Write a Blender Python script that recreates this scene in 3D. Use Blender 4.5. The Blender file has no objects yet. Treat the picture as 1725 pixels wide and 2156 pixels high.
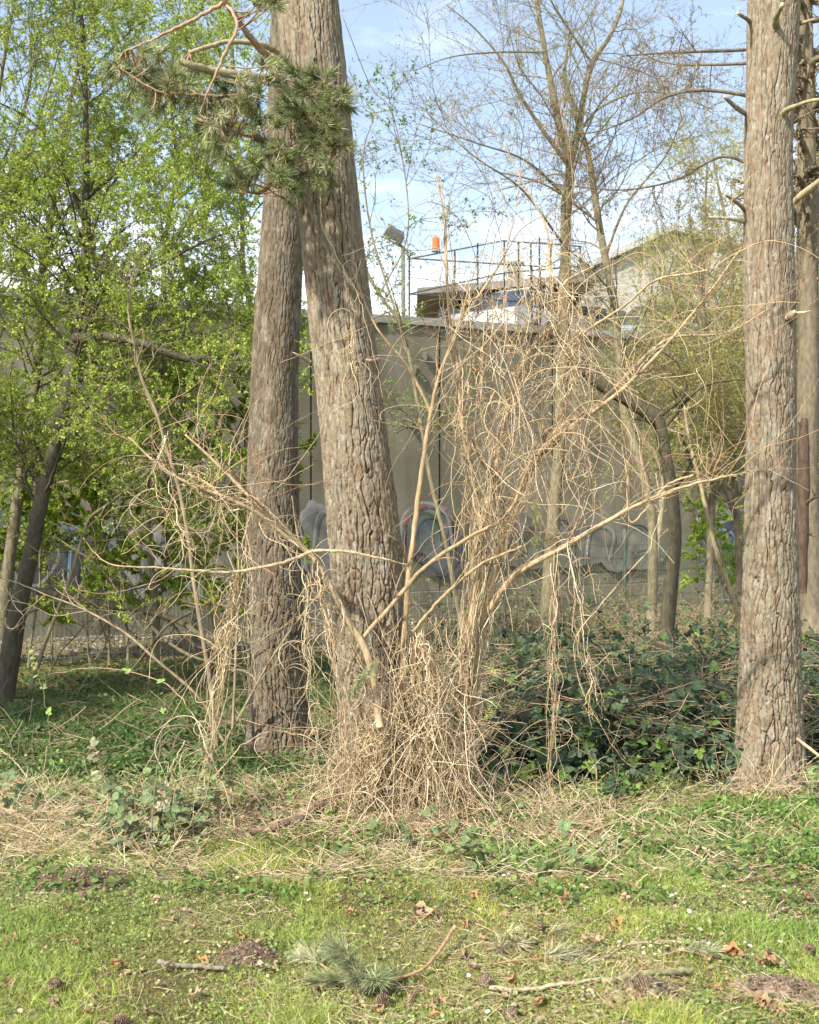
import bpy, math, random
import numpy as np
C = bpy.context.scene
COL = C.collection
F0, CX, HY, CZ = 2695.0, 862.5, 1100.0, 1.6      # focal length in reference units, centre, horizon, eye height
SUN_EL, SUN_AZ = 40.0, 221.0                     # degrees; azimuth clockwise from +Y

# ---------------------------------------------------------------- camera
cam = bpy.data.cameras.new("camera"); co = bpy.data.objects.new("camera", cam); COL.objects.link(co)
co.location = (0, 0, CZ); co.rotation_euler = (math.radians(90), 0, 0)
cam.sensor_fit = 'VERTICAL'; cam.sensor_height = 36.0; cam.lens = 36.0*F0/2156.0
cam.shift_y = (HY-1078.0)/2156.0
cam.clip_start = 0.1; cam.clip_end = 3000
cam.dof.use_dof = True; cam.dof.focus_distance = 6.8; cam.dof.aperture_fstop = 7.0
C.camera = co
# ---------------------------------------------------------------- world, sun, exposure
w = bpy.data.worlds.new("World"); C.world = w; w.use_nodes = True
nt = w.node_tree; nt.nodes.clear()
def N(nt, t, **k):
    n = nt.nodes.new(t)
    for a, b in k.items(): setattr(n, a, b)
    return n
out = N(nt, 'ShaderNodeOutputWorld'); bg = N(nt, 'ShaderNodeBackground')
sky = N(nt, 'ShaderNodeTexSky', sky_type='NISHITA', sun_disc=False)
sky.sun_elevation = math.radians(SUN_EL); sky.sun_rotation = math.radians(SUN_AZ)
sky.air_density = 1.0; sky.dust_density = 1.5; sky.ozone_density = 1.2
tc = N(nt, 'ShaderNodeTexCoord'); mp = N(nt, 'ShaderNodeMapping'); mp.inputs['Scale'].default_value = (1.5, 1.5, 5.0)
mp.inputs['Location'].default_value = (0.35, 0.0, 0.2)
nz = N(nt, 'ShaderNodeTexNoise'); nz.inputs['Scale'].default_value = 2.2; nz.inputs['Detail'].default_value = 7; nz.inputs['Roughness'].default_value = 0.55
sep = N(nt, 'ShaderNodeSeparateXYZ'); mr = N(nt, 'ShaderNodeMapRange')
mr.inputs['From Min'].default_value = 0.13; mr.inputs['From Max'].default_value = 0.29
mr.inputs['To Min'].default_value = 0.42; mr.inputs['To Max'].default_value = -0.09
ad = N(nt, 'ShaderNodeMath', operation='ADD'); rp = N(nt, 'ShaderNodeValToRGB')
rp.color_ramp.elements[0].position = 0.50; rp.color_ramp.elements[1].position = 0.82
rp.color_ramp.elements[0].color = (.13, .13, .13, 1)
mx = N(nt, 'ShaderNodeMixRGB'); mx.inputs['Color2'].default_value = (8.4, 8.7, 9.2, 1)
L = nt.links.new
L(tc.outputs['Generated'], mp.inputs['Vector']); L(mp.outputs['Vector'], nz.inputs['Vector'])
L(tc.outputs['Generated'], sep.inputs[0]); L(sep.outputs['Z'], mr.inputs['Value'])
L(nz.outputs['Fac'], ad.inputs[0]); L(mr.outputs['Result'], ad.inputs[1]); L(ad.outputs[0], rp.inputs['Fac'])
L(rp.outputs['Color'], mx.inputs['Fac']); L(sky.outputs['Color'], mx.inputs['Color1'])
L(mx.outputs['Color'], bg.inputs['Color']); bg.inputs['Strength'].default_value = 0.13
L(bg.outputs[0], out.inputs['Surface'])
sl = bpy.data.lights.new("sun", 'SUN'); sl.energy = 4.2; sl.angle = math.radians(1.2); sl.color = (1.0, 0.93, 0.82)
so = bpy.data.objects.new("sun", sl); COL.objects.link(so)
_e, _a = math.radians(SUN_EL), math.radians(SUN_AZ)
from mathutils import Vector
sd = Vector((math.cos(_e)*math.sin(_a), math.cos(_e)*math.cos(_a), math.sin(_e)))
so.rotation_euler = sd.to_track_quat('Z', 'Y').to_euler(); so.location = (-8, -8, 14)
C.view_settings.view_transform = 'Standard'; C.view_settings.look = 'None'
C.view_settings.exposure = 0.92; C.view_settings.gamma = 1.0
C.cycles.max_bounces = 6; C.cycles.transparent_max_bounces = 8; C.cycles.use_denoising = True

# ---------------------------------------------------------------- helpers
def V(px, py, Y): return np.array(((px-CX)/F0*Y, Y, CZ+(HY-py)/F0*Y))
_NT = np.random.default_rng(77).random((256, 256))
def vn(x, y, s=0):
    "smooth value noise 0..1"
    x = np.asarray(x, float)+s*17.13; y = np.asarray(y, float)+s*9.71
    i = np.floor(x).astype(int); j = np.floor(y).astype(int); fx = x-i; fy = y-j
    fx = fx*fx*(3-2*fx); fy = fy*fy*(3-2*fy)
    g = lambda a, b: _NT[a & 255, b & 255]
    return (g(i, j)*(1-fx)+g(i+1, j)*fx)*(1-fy)+(g(i, j+1)*(1-fx)+g(i+1, j+1)*fx)*fy
def fbm(x, y, s=0, o=4):
    a = 0; k = .5; t = 0
    for q in range(o): a = a+k*vn(x*2**q, y*2**q, s+q*3); t += k; k *= .5
    return a/t
def gz(x, y):
    "height of the ground"
    x = np.asarray(x, float); y = np.asarray(y, float)
    h = (fbm(x*.7, y*.7, 3, 3)-.5)*.14+(fbm(x*5, y*5, 8, 3)-.5)*.035
    h = h+.10*np.exp(-(((x+.1)/.75)**2+((y-7.15)/.45)**2))
    for mxx, myy, r, hh in MOUNDS: h = h+.7*hh*np.exp(-(((x-mxx)/r)**2+((y-myy)/r)**2))
    return h*np.clip((60-y)/30, 0, 1)
MOUNDS = []
def G(px, py, dz=0.0):
    "ground point under a reference position"
    Y = CZ*F0/(py-HY); x = (px-CX)/F0*Y
    return np.array((x, Y, float(gz(x, Y))+dz))
def spline(pts, n):
    P = np.array(pts, float); m = len(P)
    if m == 2: return P[0]+(P[1]-P[0])*np.linspace(0, 1, n)[:, None]
    Q = np.vstack([2*P[0]-P[1], P, 2*P[-1]-P[-2]])
    t = np.linspace(0, m-1-1e-6, n); i = t.astype(int); f = (t-i)[:, None]
    a, b, c, d = Q[i], Q[i+1], Q[i+2], Q[i+3]
    return .5*((2*b)+(-a+c)*f+(2*a-5*b+4*c-d)*f*f+(-a+3*b-3*c+d)*f**3)
def guide(pts, n=24, jit=0.0, rng=None):
    "pts: (px, py, Y[, r])"
    A = np.array([list(V(p[0], p[1], p[2]))+[p[3] if len(p) > 3 else 0] for p in pts])
    S = spline(A, n)
    if jit and rng is not None: S[1:, :3] += rng.normal(0, jit, (n-1, 3))
    return S[:, :3], S[:, 3]
def nrm(a): return a/np.maximum(np.linalg.norm(a, axis=-1, keepdims=True), 1e-9)
def frame(T):
    ref = np.where(np.abs(T[..., 2:3]) > .9, np.array([1., 0, 0]), np.array([0, 0, 1.]))
    A = nrm(np.cross(T, ref)); return A, np.cross(T, A)
class MB:
    "gathers vertices, faces and point colours, links them as ONE mesh"
    def __init__(s): s.v = []; s.f = []; s.c = []; s.n = 0; s.m = []
    def add(s, v, f, c=None, mi=0):
        v = np.asarray(v, float).reshape(-1, 3); s.v.append(v)
        c = np.broadcast_to(np.asarray((1, 1, 1) if c is None else c, float), v.shape); s.c.append(c)
        f = np.asarray(f)
        if f.size: s.f.append(f+s.n); s.m.append(np.full(len(f), mi))
        s.n += len(v)
    def build(s, name, mats, parent=None, smooth=True, loc=None):
        me = bpy.data.meshes.new(name); v = np.vstack(s.v); c = np.vstack(s.c)
        if parent is not None: v = v-np.array(parent['_o'])
        elif loc is not None: v = v-np.array(loc)
        nl = sum(f.size for f in s.f); nf = sum(len(f) for f in s.f)
        me.vertices.add(len(v)); me.vertices.foreach_set('co', v.ravel().astype('f4'))
        me.loops.add(nl); me.polygons.add(nf)
        me.loops.foreach_set('vertex_index', np.concatenate([f.ravel() for f in s.f]).astype('i4'))
        cnt = np.concatenate([np.full(len(f), f.shape[1]) for f in s.f])
        me.polygons.foreach_set('loop_start', np.concatenate([[0], np.cumsum(cnt)[:-1]]).astype('i4'))
        me.polygons.foreach_set('material_index', np.concatenate(s.m).astype('i4'))
        me.polygons.foreach_set('use_smooth', np.full(nf, smooth))
        at = me.color_attributes.new('tint', 'FLOAT_COLOR', 'POINT')
        at.data.foreach_set('color', np.hstack([c, np.ones((len(c), 1))]).ravel().astype('f4'))
        me.update(calc_edges=True); me.validate()
        for m in (mats if isinstance(mats, (list, tuple)) else [mats]): me.materials.append(m)
        o = bpy.data.objects.new(name, me); COL.objects.link(o)
        if parent is not None: o.parent = parent; o['_o'] = list(parent['_o'])
        elif loc is not None: o.location = loc
        return o
def tag(o, label=None, cat=None, group=None, kind=None):
    for k, x in (('label', label), ('category', cat), ('group', group), ('kind', kind)):
        if x: o[k] = x
    return o
def thing(name, loc, label, cat, group=None):
    o = bpy.data.objects.new(name, None); COL.objects.link(o); o.location = tuple(float(q) for q in loc)
    o['_o'] = [float(q) for q in loc]; return tag(o, label, cat, group)
def tubes(mb, P, R, sides=5, col=(1, 1, 1), mi=0, cap=True):
    "P (N,K,3) centre lines, R (N,K) radii"
    P = np.asarray(P, float); R = np.asarray(R, float)
    if P.ndim == 2: P = P[None]; R = R[None]
    n, k, _ = P.shape
    if n == 0: return
    T = np.empty_like(P); T[:, 1:-1] = P[:, 2:]-P[:, :-2]; T[:, 0] = P[:, 1]-P[:, 0]; T[:, -1] = P[:, -1]-P[:, -2]
    T = nrm(T); m = nrm(P[:, -1]-P[:, 0])[:, None, :]
    ref = np.where(np.abs(m[..., 2:3]) > .75, np.array([1., .3, 0]), np.array([0, .1, 1.]))
    A = nrm(np.cross(T, np.broadcast_to(ref, T.shape))); B = np.cross(T, A)
    an = np.arange(sides)*2*math.pi/sides
    v = P[:, :, None, :]+R[:, :, None, None]*(A[:, :, None, :]*np.cos(an)[None, None, :, None]+B[:, :, None, :]*np.sin(an)[None, None, :, None])
    idx = np.arange(n*k*sides).reshape(n, k, sides)
    a = idx[:, :-1, :]; b = idx[:, 1:, :]
    f = np.stack([a, np.roll(a, -1, 2), np.roll(b, -1, 2), b], -1).reshape(-1, 4)
    col = np.asarray(col, float)
    if col.ndim == 2: col = np.broadcast_to(col[:, None, None, :], v.shape)
    elif col.ndim == 3: col = np.broadcast_to(col[:, :, None, :], v.shape)
    else: col = np.broadcast_to(col, v.shape)
    mb.add(v.reshape(-1, 3), f, col.reshape(-1, 3), mi)
    if cap and sides > 4:
        base = mb.n-v.reshape(-1, 3).shape[0]
        for e in (0, k-1):
            q = idx[:, e, :]+base-mb.n
            mb.add(np.zeros((0, 3)), q, None, mi)
def inst(mb, tv, tf, Cn, D, Nn, S, col, mi=0):
    "copies of a small template: x along D, z along Nn"
    D = nrm(D); B = nrm(np.cross(Nn, D)); Nn = np.cross(D, B)
    S = np.asarray(S, float)
    if S.ndim == 1: S = np.repeat(S[:, None], 3, 1)
    X = tv[None, :, :]*S[:, None, :]
    v = Cn[:, None, :]+X[..., 0:1]*D[:, None, :]+X[..., 1:2]*B[:, None, :]+X[..., 2:3]*Nn[:, None, :]
    n, t = v.shape[:2]; off = (np.arange(n)*t)[:, None, None]
    col = np.asarray(col, float)
    cc = np.broadcast_to(col[:, None, :] if col.ndim == 2 else col, v.shape)
    for q, g in enumerate(tf if isinstance(tf, list) else [tf]):
        f = (np.asarray(g)[None]+off).reshape(-1, np.asarray(g).shape[1])
        if q == 0: mb.add(v.reshape(-1, 3), f, cc.reshape(-1, 3), mi)
        else: mb.add(np.zeros((0, 3)), f-n*t, None, mi)
def rdir(rng, n): return nrm(rng.normal(size=(n, 3)))
def walk(p0, d0, Ln, K, rng, wob=.15, grav=0.0, curl=0.0, gend=None, sm=.8):
    n = len(p0); Ln = np.broadcast_to(np.asarray(Ln, float), (n,)); P = np.empty((n, K, 3)); P[:, 0] = p0
    d = nrm(np.asarray(d0, float)).copy(); st = (Ln/(K-1))[:, None]; ax = rng.normal(size=(n, 3))
    for i in range(1, K):
        ax = sm*ax+math.sqrt(1-sm*sm)*rng.normal(size=(n, 3))
        d = d+rng.normal(size=(n, 3))*wob+curl*np.cross(ax, d)
        g = grav if gend is None else grav+(gend-grav)*i/K
        d[:, 2] += g; d = nrm(d); P[:, i] = P[:, i-1]+d*st
    return P
def at(P, t):
    "points and tangents on polylines P (N,K,3) at t (N,)"
    k = P.shape[1]; x = np.clip(t, 0, .9999)*(k-1); i = x.astype(int); f = (x-i)[:, None]; r = np.arange(len(P))
    a = P[r, i]; b = P[r, i+1]; return a+(b-a)*f, nrm(b-a)
def grow(P, R, n, rng, tr=(.25, 1), Ls=(.3, .6), ang=(30, 65), K=8, wob=.12, grav=0.0, rr=.5, tip=.15, curl=0., bias=None, rmin=.001, gend=None, fall=.6):
    "n side shoots spread over the lines P by length"
    ln = np.linalg.norm(np.diff(P, axis=1), axis=2).sum(1); pi = rng.choice(len(P), n, p=ln/ln.sum())
    t = rng.uniform(*tr, n); p, T = at(P[pi], t); k = P.shape[1]; r0 = R[pi, np.clip((t*(k-1)).astype(int), 0, k-1)]
    q = rdir(rng, n)
    if bias is not None: q = q+np.array(bias)
    q = nrm(q-(q*T).sum(1, keepdims=True)*T); a = np.radians(rng.uniform(*ang, n))[:, None]
    d = np.cos(a)*T+np.sin(a)*q; Ln = rng.uniform(*Ls, n)*(1-fall*t)
    Q = walk(p, d, Ln, K, rng, wob, grav, curl, gend); rb = np.maximum(r0*rr, rmin)[:, None]
    return Q, np.maximum(rb*(1-(1-tip)*np.linspace(0, 1, K)), rmin*.6)
def pick(rng, n, cols, var=.15, wts=None):
    cols = np.array(cols, float); i = rng.choice(len(cols), n, p=wts)
    return cols[i]*(1+rng.normal(0, var, (n, 1)))*(1+rng.normal(0, var*.25, (n, 3)))
def stackL(lines):
    return np.array([l[0] for l in lines]), np.array([l[1] for l in lines])
# ---------------------------------------------------------------- materials
def newmat(name):
    m = bpy.data.materials.new(name); m.use_nodes = True; t = m.node_tree; t.nodes.clear()
    o = N(t, 'ShaderNodeOutputMaterial'); b = N(t, 'ShaderNodeBsdfPrincipled'); t.links.new(b.outputs[0], o.inputs[0])
    return m, t, b, o
def tintmat(name, rough=.7, noise=(20., .25), bump=0.0, trans=0.0, spec=.3, stretch=(1, 1, 1), base=None, tcol=None):
    "vertex tint varied by noise"
    m, t, b, o = newmat(name); at_ = N(t, 'ShaderNodeVertexColor', layer_name='tint'); tc = N(t, 'ShaderNodeTexCoord')
    mp = N(t, 'ShaderNodeMapping'); mp.inputs['Scale'].default_value = stretch; nz = N(t, 'ShaderNodeTexNoise')
    nz.inputs['Scale'].default_value = noise[0]; nz.inputs['Detail'].default_value = 5
    mr = N(t, 'ShaderNodeMapRange'); mr.inputs['From Min'].default_value = .3; mr.inputs['From Max'].default_value = .7
    mr.inputs['To Min'].default_value = 1-noise[1]; mr.inputs['To Max'].default_value = 1+noise[1]
    mu = N(t, 'ShaderNodeVectorMath', operation='SCALE'); L = t.links.new
    L(tc.outputs['Object'], mp.inputs[0]); L(mp.outputs[0], nz.inputs['Vector']); L(nz.outputs['Fac'], mr.inputs['Value'])
    L(mr.outputs[0], mu.inputs['Scale'])
    if base: mu.inputs[0].default_value = base
    else: L(at_.outputs['Color'], mu.inputs[0])
    L(mu.outputs[0], b.inputs['Base Color']); b.inputs['Roughness'].default_value = rough
    b.inputs['Specular IOR Level'].default_value = spec
    if bump:
        bp = N(t, 'ShaderNodeBump'); bp.inputs['Strength'].default_value = bump; bp.inputs['Distance'].default_value = .01
        L(nz.outputs['Fac'], bp.inputs['Height']); L(bp.outputs[0], b.inputs['Normal'])
    if trans:
        tr = N(t, 'ShaderNodeBsdfTranslucent'); ms = N(t, 'ShaderNodeMixShader'); ms.inputs[0].default_value = trans
        L(mu.outputs[0], tr.inputs['Color']); L(b.outputs[0], ms.inputs[1]); L(tr.outputs[0], ms.inputs[2]); L(ms.outputs[0], o.inputs[0])
    return m
M = dict(
    leaf=tintmat('spring_leaf', .5, (6, .2), trans=.45, spec=.3),
    bleaf=tintmat('bramble_leaf', .55, (60, .35), bump=.4, trans=.2, spec=.22),
    grass=tintmat('grass_blade', .55, (3, .15), trans=.35, spec=.25),
    needle=tintmat('pine_needle', .45, (8, .15), trans=.15, spec=.4),
    vine=tintmat('dry_vine', .7, (70, .28), bump=.4),
    wood=tintmat('branch_bark', .85, (35, .35), bump=.7, stretch=(1, 1, .35)),
    straw=tintmat('dry_straw', .7, (40, .2)),
    dead=tintmat('dead_leaf', .65, (70, .35), bump=.4, trans=.15),
    metal=tintmat('painted_metal', .5, (8, .15), spec=.4),
    plain=tintmat('plain_painted', .7, (5, .15)),
    soil=tintmat('dug_soil', .95, (45, .45), bump=1.0, spec=.1),
)
# bark of the pines: plates are real relief, this adds the fine grain
def barkmat():
    m, t, b, o = newmat('pine_bark'); L = t.links.new
    vc = N(t, 'ShaderNodeVertexColor', layer_name='tint'); tc = N(t, 'ShaderNodeTexCoord')
    mp = N(t, 'ShaderNodeMapping'); mp.inputs['Scale'].default_value = (1, 1, .45)
    n1 = N(t, 'ShaderNodeTexNoise'); n1.inputs['Scale'].default_value = 60; n1.inputs['Detail'].default_value = 8; n1.inputs['Roughness'].default_value = .7
    n2 = N(t, 'ShaderNodeTexNoise'); n2.inputs['Scale'].default_value = 16; n2.inputs['Detail'].default_value = 6
    r2 = N(t, 'ShaderNodeValToRGB'); r2.color_ramp.elements[0].position = .52; r2.color_ramp.elements[1].position = .68
    mr = N(t, 'ShaderNodeMapRange'); mr.inputs['From Min'].default_value = .3; mr.inputs['From Max'].default_value = .7
    mr.inputs['To Min'].default_value = .55; mr.inputs['To Max'].default_value = 1.4
    mu = N(t, 'ShaderNodeVectorMath', operation='SCALE'); mx = N(t, 'ShaderNodeMixRGB'); mx.inputs['Color2'].default_value = (.33, .305, .23, 1)
    mf = N(t, 'ShaderNodeMath', operation='MULTIPLY'); mf.inputs[1].default_value = .40
    L(tc.outputs['Object'], mp.inputs[0]); L(mp.outputs[0], n1.inputs['Vector']); L(mp.outputs[0], n2.inputs['Vector'])
    L(n1.outputs['Fac'], mr.inputs['Value']); L(n2.outputs['Fac'], r2.inputs[0]); L(r2.outputs[0], mf.inputs[0])
    L(mf.outputs[0], mx.inputs['Fac']); L(vc.outputs['Color'], mx.inputs['Color1']); L(mx.outputs[0], mu.inputs[0]); L(mr.outputs[0], mu.inputs['Scale'])
    L(mu.outputs[0], b.inputs['Base Color']); b.inputs['Roughness'].default_value = .9; b.inputs['Specular IOR Level'].default_value = .15
    bp = N(t, 'ShaderNodeBump'); bp.inputs['Strength'].default_value = .8; bp.inputs['Distance'].default_value = .006
    L(n1.outputs['Fac'], bp.inputs['Height']); L(bp.outputs[0], b.inputs['Normal'])
    return m
M['bark'] = barkmat()
def groundmat():
    m, t, b, o = newmat('ground_earth'); L = t.links.new; tc = N(t, 'ShaderNodeTexCoord')
    n1 = N(t, 'ShaderNodeTexNoise'); n1.inputs['Scale'].default_value = 1.6; n1.inputs['Detail'].default_value = 8
    n2 = N(t, 'ShaderNodeTexNoise'); n2.inputs['Scale'].default_value = 90; n2.inputs['Detail'].default_value = 6; n2.inputs['Roughness'].default_value = .7
    r1 = N(t, 'ShaderNodeValToRGB'); e = r1.color_ramp.elements; e[0].position = .3; e[0].color = (.17, .145, .07, 1); e[1].position = .7; e[1].color = (.32, .26, .16, 1)
    x = e.new(.5); x.color = (.20, .20, .08, 1)
    r2 = N(t, 'ShaderNodeValToRGB'); e = r2.color_ramp.elements; e[0].position = .35; e[0].color = (.35, .35, .35, 1); e[1].position = .7; e[1].color = (1.7, 1.6, 1.4, 1)
    mu = N(t, 'ShaderNodeMixRGB', blend_type='MULTIPLY'); mu.inputs['Fac'].default_value = 1
    L(tc.outputs['Object'], n1.inputs['Vector']); L(tc.outputs['Object'], n2.inputs['Vector']); L(n1.outputs['Fac'], r1.inputs[0]); L(n2.outputs['Fac'], r2.inputs[0])
    L(r1.outputs[0], mu.inputs['Color1']); L(r2.outputs[0], mu.inputs['Color2']); L(mu.outputs[0], b.inputs['Base Color'])
    b.inputs['Roughness'].default_value = .95; b.inputs['Specular IOR Level'].default_value = .1
    bp = N(t, 'ShaderNodeBump'); bp.inputs['Strength'].default_value = 1; bp.inputs['Distance'].default_value = .02
    L(n2.outputs['Fac'], bp.inputs['Height']); L(bp.outputs[0], b.inputs['Normal']); return m
def concretemat(name, c1, c2, c3):
    m, t, b, o = newmat(name); L = t.links.new; tc = N(t, 'ShaderNodeTexCoord')
    def nz(sc, st, det=6):
        mp = N(t, 'ShaderNodeMapping'); mp.inputs['Scale'].default_value = st; n = N(t, 'ShaderNodeTexNoise')
        n.inputs['Scale'].default_value = sc; n.inputs['Detail'].default_value = det; L(tc.outputs['Object'], mp.inputs[0]); L(mp.outputs[0], n.inputs['Vector']); return n
    a = nz(.9, (1, 1, 1)); s = nz(2.2, (1, 1, .12)); g = nz(40, (1, 1, 1))
    ra = N(t, 'ShaderNodeValToRGB'); e = ra.color_ramp.elements; e[0].position = .35; e[0].color = (*c1, 1); e[1].position = .65; e[1].color = (*c2, 1)
    rs = N(t, 'ShaderNodeValToRGB'); e = rs.color_ramp.elements; e[0].position = .42; e[0].color = (0, 0, 0, 1); e[1].position = .62; e[1].color = (1, 1, 1, 1)
    m1 = N(t, 'ShaderNodeMixRGB'); m1.inputs['Color2'].default_value = (*c3, 1); mm = N(t, 'ShaderNodeMath', operation='MULTIPLY'); mm.inputs[1].default_value = .55
    mr = N(t, 'ShaderNodeMapRange'); mr.inputs['To Min'].default_value = .75; mr.inputs['To Max'].default_value = 1.25; mu = N(t, 'ShaderNodeVectorMath', operation='SCALE')
    L(a.outputs['Fac'], ra.inputs[0]); L(s.outputs['Fac'], rs.inputs[0]); L(rs.outputs[0], mm.inputs[0]); L(mm.outputs[0], m1.inputs['Fac'])
    L(ra.outputs[0], m1.inputs['Color1']); L(g.outputs['Fac'], mr.inputs['Value']); L(m1.outputs[0], mu.inputs[0]); L(mr.outputs[0], mu.inputs['Scale'])
    L(mu.outputs[0], b.inputs['Base Color']); b.inputs['Roughness'].default_value = .9; b.inputs['Specular IOR Level'].default_value = .2
    bp = N(t, 'ShaderNodeBump'); bp.inputs['Strength'].default_value = .3; bp.inputs['Distance'].default_value = .01
    L(g.outputs['Fac'], bp.inputs['Height']); L(bp.outputs[0], b.inputs['Normal']); return m
M['ground'] = groundmat()
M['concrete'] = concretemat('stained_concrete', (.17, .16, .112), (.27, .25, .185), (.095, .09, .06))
M['paint'] = tintmat('spray_paint', .6, (3, .5), spec=.3)
M['glass'] = tintmat('window_glass', .12, (3, .1), spec=.8)
def box(mb, c, s, col=(1, 1, 1), mi=0, R=None):
    v = np.array([[x, y, z] for x in (-.5, .5) for y in (-.5, .5) for z in (-.5, .5)])*np.array(s, float)
    if R is not None: v = v@np.array(R, float).T
    mb.add(v+np.array(c, float), np.array([[0, 1, 3, 2], [4, 6, 7, 5], [0, 4, 5, 1], [2, 3, 7, 6], [0, 2, 6, 4], [1, 5, 7, 3]]), col, mi)

# ---------------------------------------------------------------- ground
MOUNDS += [tuple(G(170, 1862)[:2])+(.16, .05), tuple(G(1362, 2119)[:2])+(.11, .05), tuple(G(1650, 2092)[:2])+(.12, .025), tuple(G(515, 2014)[:2])+(.08, .022)]
def build_ground():
    mb = MB()
    def sheet(xs, ys, dz=0):
        X, Y = np.meshgrid(xs, ys); Z = gz(X, Y)+dz; a, b = X.shape; I = np.arange(a*b).reshape(a, b)
        mb.add(np.stack([X, Y, Z], -1).reshape(-1, 3), np.stack([I[:-1, :-1], I[:-1, 1:], I[1:, 1:], I[1:, :-1]], -1).reshape(-1, 4))
    xs = np.unique(np.concatenate([np.linspace(-1500, -60, 8), np.linspace(-60, -6, 30), np.linspace(-6, 6, 400), np.linspace(6, 60, 30), np.linspace(60, 1500, 8)]))
    ys = np.unique(np.concatenate([np.linspace(-200, -2, 8), np.linspace(-2, 3, 20), np.linspace(3, 9, 260), np.linspace(9, 30, 160), np.linspace(30, 100, 30), np.linspace(100, 2000, 8)]))
    sheet(xs, ys)
    tag(mb.build('ground', M['ground']), 'bare brown earth under the park lawn', 'ground', kind='structure')
build_ground()

# ---------------------------------------------------------------- pine trunks with plated bark
def voro(u, v, nu, nv, seed, jit=.85):
    r = np.random.default_rng(seed); J = r.random((nu, nv, 2)); ID = r.random((nu, nv, 3))
    i = np.floor(u).astype(int); j = np.floor(v).astype(int); f1 = np.full(u.shape, 9.); f2 = f1.copy(); x1 = np.zeros(u.shape); x2 = x1.copy(); idr = np.zeros(u.shape+(3,))
    for a in (-1, 0, 1):
        for b in (-1, 0, 1):
            ii = (i+a) % nu; jj = (j+b) % nv; cx = i+a+.5+(J[ii, jj, 0]-.5)*jit; cy = j+b+.5+(J[ii, jj, 1]-.5)*jit; d = np.hypot(u-cx, v-cy); n1 = d < f1; n2 = (~n1) & (d < f2)
            f2 = np.where(n1, f1, np.where(n2, d, f2)); x2 = np.where(n1, x1, np.where(n2, cx, x2)); f1 = np.where(n1, d, f1); x1 = np.where(n1, cx, x1); idr = np.where(n1[..., None], ID[ii, jj], idr)
    return f1, f2, idr, x2-x1
def fbmp(t, y, per, s=0, o=4):
    "noise that closes round the trunk: t 0..1"
    a = 0; k = .5; tt = 0
    for q in range(o):
        p = int(per)*2**q; x = (t % 1)*p; yy = np.asarray(y, float)*2**q+s*9.71+q*3.3; i = np.floor(x).astype(int); j = np.floor(yy).astype(int); fx = x-i; fy = yy-j
        fx = fx*fx*(3-2*fx); fy = fy*fy*(3-2*fy); g = lambda a_, b_: _NT[((a_ % p)+s*31+q*57) & 255, b_ & 255]
        a = a+k*((g(i, j)*(1-fx)+g(i+1, j)*fx)*(1-fy)+(g(i, j+1)*(1-fx)+g(i+1, j+1)*fx)*fy); tt += k; k *= .5
    return a/tt
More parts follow.
